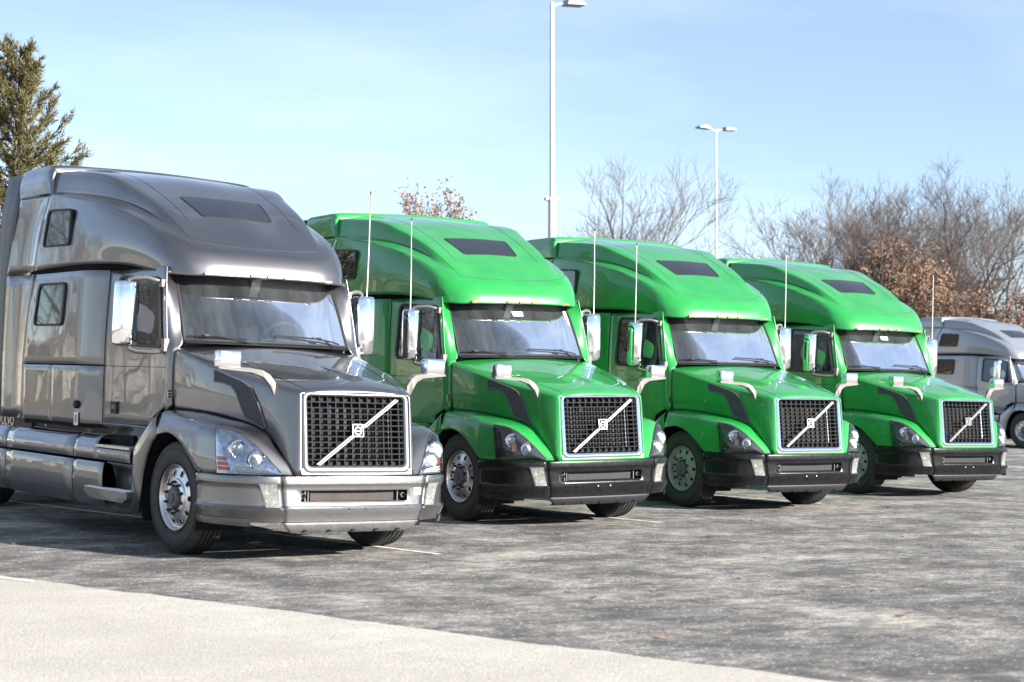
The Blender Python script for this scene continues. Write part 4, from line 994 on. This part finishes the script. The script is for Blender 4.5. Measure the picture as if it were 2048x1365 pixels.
tag(t4, 'bright green semi truck farthest right of the three green ones', 'truck', GR)
tag(t5, 'silver semi truck cut off by the right edge of the picture', 'truck', GR)

# ================================================================== TREES, POLES, BUILDING
M['bark'] = mat('grey_brown_bark', (.085, .066, .055), .9, noise=(6, .4), bump=(30, .01))
M['twig'] = mat('twig_bark', (.10, .078, .068), .9, noise=(3, .3))
def leaf_mat(name, c1, c2, c3):
    m = bpy.data.materials.new(name); m.use_nodes = True; t = m.node_tree; p = t.nodes['Principled BSDF']; p.inputs['Roughness'].default_value = .65
    g_ = t.nodes.new('ShaderNodeNewGeometry'); r = t.nodes.new('ShaderNodeValToRGB'); r.color_ramp.elements[0].color = (*c1, 1); r.color_ramp.elements[1].color = (*c3, 1)
    e = r.color_ramp.elements.new(.5); e.color = (*c2, 1); t.links.new(g_.outputs['Random Per Island'], r.inputs[0]); t.links.new(r.outputs[0], p.inputs['Base Color'])
    return m
M['cedar'] = leaf_mat('cedar_foliage', (.045, .05, .016), (.105, .095, .03), (.17, .12, .042))
M['rust_leaf'] = leaf_mat('dry_rust_leaves', (.22, .09, .03), (.36, .19, .07), (.18, .12, .07))
M['brown_leaf'] = leaf_mat('dry_brown_leaves', (.16, .09, .055), (.24, .145, .09), (.12, .08, .055))
class Branch(MB):
    def __init__(s, rg): super().__init__(); s.rg = rg; s.tips = []
    def grow(s, p, d, L, r, lev, up=.25, spread=.75, seg=4, n=5, kids=(3, 5)):
        rg = s.rg; pts = [p]; rs = [r]; dd = d.normalized()
        for i in range(seg):
            dd = (dd+Vector((rg.uniform(-1, 1), rg.uniform(-1, 1), rg.uniform(-.6, .8)))*.16+Vector((0, 0, up*.12))).normalized(); p = p+dd*L/seg; pts.append(p); rs.append(r*(1-.62*(i+1)/seg))
        s.tube(pts, rs, n if lev > 1 else 3, 0 if lev > 1 else 1, cap=False)
        if lev <= 0: s.tips.append((p, dd)); return
        k = rg.randint(*kids)
        for i in range(k):
            t = .30+.70*(i+rg.random())/k if lev > 0 else 1; j = min(int(t*seg), seg-1); f_ = t*seg-j; q = pts[j].lerp(pts[j+1], f_)
            a = rg.uniform(0, 6.283); o_ = dd.orthogonal().normalized(); side = (Matrix.Rotation(a, 3, dd) @ o_)
            nd = (dd*(1-spread*.5)+side*spread+Vector((0, 0, up))).normalized()
            s.grow(q, nd, L*rg.uniform(.52, .74), max(rs[j]*.62, .009), lev-1, up, spread, 3, n, kids)
        s.grow(p, dd, L*.6, rs[-1], lev-1, up, spread, 3, n, kids)
def tree_mesh(seed, h, lev=5, leaf=None, nleaf=0, lsize=.1, spread=.7, up=.25, kids=(3, 4), tr=.018):
    rg = random.Random(seed); b = Branch(rg)
    b.grow(Vector((0, 0, -.05)), Vector((.03, .02, 1)), h*.42, h*tr, lev, up, spread, 5, 7, kids)
    zmax = max(v.z for v in b.v); k = h/zmax
    b.v = [v*k for v in b.v]
    leaves = None
    if leaf:
        lv = []; lf = []
        for (p, d) in b.tips:
            for _ in range(nleaf):
                if rg.random() < .25: continue
                q = (p-d*rg.uniform(0, .5))*k+Vector((rg.gauss(0, 1), rg.gauss(0, 1), rg.gauss(0, 1)))*lsize*.62; a = Vector((rg.gauss(0, 1), rg.gauss(0, 1), rg.gauss(0, 1))).normalized(); c = a.orthogonal().normalized(); z_ = lsize*rg.uniform(.6, 1.2); n_ = len(lv)
                e = a.cross(c)*z_*.25
                lv += [q-a*z_*.5, q+c*z_*.32+e, q+a*z_*.5, q-c*z_*.32+e]; lf.append((n_, n_+1, n_+2, n_+3))
        leaves = (lv, lf)
    return b, leaves
def make_tree(name, spec, leafmat=None):
    b, lv = spec; T_ = empty(name); tr = b.build('trunk', ['bark', 'twig'], T_)
    tr.data.name = name+'_limbs'
    if lv:
        obj('crown', lv[0], lv[1], leafmat, T_, smooth=False)
    return T_
def stand(T_, xy, scale=1, rz=0, label=None, cat='tree', group=None):
    T_.location = (xy[0], xy[1], 0); T_.rotation_euler = (0, 0, rz); T_.scale = (scale,)*3; tag(T_, label, cat, group); return T_
bare = [make_tree('bare_tree', tree_mesh(11, 11, 5, spread=.62, up=.32, kids=(3, 4))), make_tree('bare_tree', tree_mesh(23, 12, 5, spread=.72, up=.25, kids=(3, 4))), make_tree('bare_tree', tree_mesh(37, 10, 5, spread=.8, up=.3, kids=(3, 4)))]
used = [False]*3
def bare_at(k, xy, sc, rz, label, group):
    t = bare[k] if not used[k] else copy_tree(bare[k]); used[k] = True
    return stand(t, xy, sc, rz, label, 'tree', group)
RG = 'bare trees beyond the trucks'
bare_at(0, px_ground(1245, 72), 1.06, .4, 'bare leafless tree right of the tall white pole, above the second green truck', RG)
bare_at(2, px_ground(1320, 84), .95, 2.0, 'smaller bare tree standing behind the roof of the middle green truck', RG)
bare_at(1, px_ground(1640, 84), 1.05, 1.1, 'bare tree above the farthest green truck, left one of three', RG)
bare_at(0, px_ground(1790, 92), 1.16, 3.0, 'bare tree above the farthest green truck, middle one of three', RG)
bare_at(1, px_ground(1905, 88), 1.16, 4.2, 'bare tree over the silver truck, right one of three', RG)
for i, (px_, dp, k, sc, rz, lb) in enumerate(((1690, 98, 2, 1.15, .3, 'bare tree filling the gap between the left and middle of the three tall ones'), (1850, 104, 1, 1.2, 1.9, 'bare tree filling the gap between the middle and right of the three tall ones'), (1965, 96, 0, 1.05, 2.4, 'bare tree at the far right over the silver truck roof'), (1700, 80, 0, .95, 4.4, 'bare tree in front of the others, behind the roof of the farthest green truck'), (1830, 84, 2, 1.1, .8, 'bare tree in front of the others, left of the silver truck'), (2010, 90, 1, 1.1, 2.9, 'bare tree cut off by the right edge'), (1760, 74, 1, .92, 3.5, 'dark bare tree nearest behind the farthest green truck'), (1900, 78, 0, 1.05, 1.2, 'dark bare tree just above the gap before the silver truck'), (1615, 76, 0, .85, 2.2, 'low bare tree behind the rear of the farthest green truck'), (1940, 102, 2, 1.3, 3.8, 'tall pale bare tree at the back over the silver truck'), (1275, 80, 1, .9, 4.9, 'spreading bare tree behind the middle green truck'), (1215, 92, 1, .95, 3.3, 'thin bare tree close beside the tall white pole'), (1735, 110, 0, 1.3, 5.1, 'tallest bare tree in the back of the right hand group'))):
    bare_at(k, px_ground(px_, dp), sc, rz, lb, RG)
bare_at(2, px_ground(1560, 100), 1.0, 5.0, 'low bare tree just left of the three taller ones at right', RG)
# oaks that keep their brown leaves
oak = make_tree('brown_leaf_tree', tree_mesh(51, 8.6, 4, True, 14, .19, .8, .2, (3, 5)), 'brown_leaf')
stand(oak, px_ground(1745, 76), 1, 0, 'tree keeping dry brown leaves behind the farthest green truck', group='brown leaved trees')
o3 = copy_tree(oak); stand(o3, px_ground(1640, 92), 1.0, 4.0, 'brown leaved tree left of the others, over the farthest green truck roof', group='brown leaved trees')
o4 = copy_tree(oak); stand(o4, px_ground(1800, 100), 1.25, 1.0, 'largest brown leaved tree, in the back of the right hand group', group='brown leaved trees')
for px_, dp, sc, rz, lb in ((1955, 62, .62, .5, 'low brown leaved tree left of the silver truck'), (1850, 66, .6, 3.7, 'low brown leaved tree in the gap right of the farthest green truck'), (2040, 70, .7, 5.5, 'brown leaved tree cut off by the right edge')):
    stand(copy_tree(oak), px_ground(px_, dp), sc, rz, lb, group='brown leaved trees')
o2 = copy_tree(oak); stand(o2, px_ground(1890, 70), .8, 2.2, 'smaller brown leaved tree in the gap before the silver truck', group='brown leaved trees')
rust = make_tree('young_maple', tree_mesh(64, 7.0, 4, True, 6, .12, .50, .62, (3, 4), .013), 'rust_leaf')
stand(rust, px_ground(925, 46), 1.0, .6, 'young tree with scattered rust leaves above the nearest green truck', group=None)
# cedar at the left edge
def cedar():
    rg = random.Random(5); T_ = empty('cedar_tree'); H = 8.3
    b = MB(); b.tube([(0, 0, -.05), (.04, .02, 2.5), (-.03, .05, 5), (.05, 0, 7), (.03, 0, H)], [.17, .13, .085, .045, .01], 8)
    lv = []; lf = []
    def spray(p, d, L):
        side = d.cross(Vector((0, 0, 1))).normalized(); upv = side.cross(d)
        for i in range(int(17*L/.30)):
            t = rg.random(); q = p+d*L*t; a = (d*rg.uniform(.5, 1.1)+side*rg.gauss(0, .5)+upv*rg.gauss(.12, .42)).normalized(); l_ = rg.uniform(.05, .13); w_ = a.orthogonal().normalized()*rg.uniform(.006, .012)
            w_ = Matrix.Rotation(rg.uniform(0, 6.28), 3, a) @ w_; n_ = len(lv); lv.extend([q-w_, q+w_, q+a*l_+w_*.25, q+a*l_-w_*.25]); lf.append((n_, n_+1, n_+2, n_+3))
    N_ = 190
    for i in range(N_):
        t = i/N_; z = 1.0+(H-1.1)*t; ang = i*2.399+rg.uniform(-.4, .4)
        L = (3.05*(1-t)**.85+.25)*rg.uniform(.5, 1.15); d = Vector((math.cos(ang), math.sin(ang), rg.uniform(.25, .75))).normalized(); p = Vector((0, 0, z)); pts = [p]
        for k in range(5): d = (d+Vector((0, 0, .10))+Vector((rg.gauss(0, .06), rg.gauss(0, .06), 0))).normalized(); p = p+d*L/5; pts.append(p)
        b.tube(pts, [.028*(1-.7*t)*(1-k/6)+.004 for k in range(6)], 4, cap=False)
        for k in range(int(13+22*L)):
            s_ = rg.uniform(.16, 1)*5; j = min(int(s_), 4); q = pts[j].lerp(pts[j+1], s_-j); dd = (pts[j+1]-pts[j]).normalized(); rnd_ = Vector((rg.gauss(0, 1), rg.gauss(0, 1), rg.gauss(.1, .8))).normalized()
            spray(q, (dd*1.1+rnd_*.6).normalized(), rg.uniform(.14, .32)*(1.1-.3*t))
    b.build('trunk', 'bark', T_); obj('crown', lv, lf, 'cedar', T_, smooth=False); return T_
cd = cedar(); stand(cd, px_ground(22, 27.5), .80, 1.0, 'tall ragged olive cedar behind the grey truck at left')

def light_pole(xy, h, w, label, collar_z=None, lean=R(-1.394), heads=(-1, 1)):
    T_ = empty('light_pole', (xy[0], xy[1], 0)); b = MB()
    v = []
    for z, k in ((-.3, 1.25), (collar_z or h*.5, 1), ((collar_z or h*.5)+.01, .66), (h, .5)):
        for a, c in ((-1, -1), (1, -1), (1, 1), (-1, 1)): v.append((a*w/2*k, c*w/2*k, z))
    b.add(v, [(i*4+j, i*4+(j+1) % 4, (i+1)*4+(j+1) % 4, (i+1)*4+j) for i in range(3) for j in range(4)]+[(12, 13, 14, 15)]); b.build('pole', 'pole', T_, smooth=False, bevel=.01)
    b = MB(); b.box((0, 0, .12), (w*2.2, w*2.2, .5)); b.build('base', 'concrete', T_, smooth=False, bevel=.03)
    if collar_z:
        b = MB(); b.box((0, 0, collar_z), (w*1.35, w*1.35, .10)); b.build('collar', 'pole', T_, smooth=False, bevel=.01)
        for s in (-1, 1):
            b = MB(); b.box((s*w*.95, 0, collar_z+.01), (w*.75, .14, .09)); b.build('bracket', 'pole', T_, smooth=False, bevel=.02)
    for s in heads:
        b = MB(); b.tube([(0, 0, h-.12), (s*.25, 0, h-.02), (s*.45, 0, h)], .035, 8); b.build('arm', 'pole', T_)
        b = MB(); b.prism([(s*.40, h-.05), (s*1.02, h-.02), (s*1.02, h+.04), (s*.85, h+.12), (s*.45, h+.12)], -.20, .20, 1); o = b.build('lamp_head', 'pole_dark', T_, bevel=.02); fix_normals(o)
    T_.rotation_euler = (0, 0, math.atan2(r2.y, r2.x)+R(28))
    ax = fwd.copy(); ax.z = 0; T_.matrix_world = Matrix.Translation(T_.location) @ Matrix.Rotation(lean, 4, ax.normalized()) @ T_.rotation_euler.to_matrix().to_4x4()
    tag(T_, label, 'light pole', 'parking lot light poles'); return T_
M['pole'] = mat('white_painted_steel', (.50, .50, .50), .5, noise=(3, .05)); M['pole_dark'] = mat('lamp_head_grey', (.22, .23, .26), .4)
light_pole(px_ground(1109, 48), 12.3, .175, 'tall white square light pole rising behind the two green trucks', 6.72, heads=(1,))
light_pole(px_ground(1437, 78), 13.2, .13, 'thinner light pole standing farther back among the bare trees')

# beige garage and trees to the left of the row: outside the picture, seen mirrored in the trucks' sides
M['siding'] = mat('beige_siding', (.34, .285, .21), .8, noise=(2, .08)); M['roofing'] = mat('brown_shingles', (.16, .115, .085), .9, noise=(4, .3)); M['garage_door'] = mat('cream_garage_door', (.46, .42, .35), .6)
M['grass'] = mat('winter_grass', (.13, .125, .05), .95, noise=(1.5, .4))
def house(c, w, d, h, rise, rz, label):
    T_ = empty('garage_building', (c[0], c[1], 0), rz); b = MB(); b.box((0, 0, h/2), (w, d, h)); b.prism([(-w/2, h), (w/2, h), (0, h+rise)], -d/2, d/2, 1); b.build('wall', 'siding', T_, smooth=False)
    b = MB()
    for s in (-1, 1): b.add([(s*(w/2+.4), -d/2-.4, h-.15), (s*(w/2+.4), d/2+.4, h-.15), (0, d/2+.4, h+rise+.12), (0, -d/2-.4, h+rise+.12)], [(0, 1, 2, 3)])
    b.build('roof', 'roofing', T_, smooth=False, solid=.15)
    for k in range(int(w//4.2)):
        x = -w/2+2.4+k*4.2; b = MB(); b.box((x, -d/2-.03, 1.35), (3.2, .08, 2.7))
        dr = b.build('garage_door', 'garage_door', T_, smooth=False)
        for j in range(3): b = MB(); b.box((x, -d/2-.075, .68+.68*j), (3.2, .012, .03)); b.build('groove', 'plastic', dr, smooth=False)
    tag(T_, label, 'building')
    return T_
house((-34, 66), 17, 12, 3.4, 3.0, R(12), 'beige gabled garage mirrored in the side of the grey truck')
house((-15, 74), 20, 12, 3.6, 2.4, R(6), 'long beige building mirrored in the sides of the green trucks')
for i, (x, y, k, sc, rz) in enumerate(((-12, 26, 0, .8, .6), (-17, 30, 2, .9, 1.6), (-6.5, 38, 0, 1.0, 2.6), (-27, 38, 0, 1.0, 3.6), (-22, 44, 1, 1.05, 5.6), (-24, 52, 1, .95, 0), (-15.5, 40, 0, .9, 1), (-10.5, 33, 2, .85, 2), (-20, 36, 1, .8, 3), (-30, 46, 2, 1.0, 4), (-8, 46, 1, .9, 5))):
    bare_at(k, (x, y), sc, rz, 'bare tree outside the picture at left, mirrored in the trucks', 'bare trees mirrored in the trucks')
gv = obj('grass_verge', [(-80, 44, .006), (-2, 44, .006), (3, 62, .006), (-80, 62, .006)], [(0, 1, 2, 3)], 'grass', smooth=False); tag(gv, 'winter grass verge before the beige garage', 'grass', kind='structure')
# far tree line all round the lot
for i in range(34):
    a = R(i*360/34+3); rr = 150+35*math.sin(i*2.7)
    x, y = CAM.x+rr*math.cos(a), CAM.y+rr*math.sin(a)
    da = (math.degrees(a)-53.99+180) % 360-180
    if -12 < da < 22: continue                     # open sky between the trucks and the first trees in view
    bare_at(i % 3, (x, y), 1.0+.25*math.sin(i*1.3), i*1.1, 'far bare tree in the line around the parking lot', 'far tree line')
# a few fallen leaves on the asphalt
lv = []; lf = []; rg = random.Random(3)
for i in range(70):
    x, y = rg.uniform(-2.2, 12), rg.uniform(-6.5, 1.8)
    if (Vector((x, y))-e0).dot(en) > -.2: continue
    a = rg.uniform(0, 6.28); L = rg.uniform(.02, .05); c = Vector((x, y, .012)); d = Vector((math.cos(a), math.sin(a), 0))*L; w = Vector((-d.y, d.x, .25*L))*.6; n_ = len(lv)
    lv += [c-d, c+w, c+d+Vector((0, 0, .012)), c-w]; lf.append((n_, n_+1, n_+2, n_+3))
o = obj('fallen_leaves', lv, lf, 'brown_leaf', smooth=False); tag(o, 'small dry leaves scattered over the asphalt', 'leaves', kind='stuff')
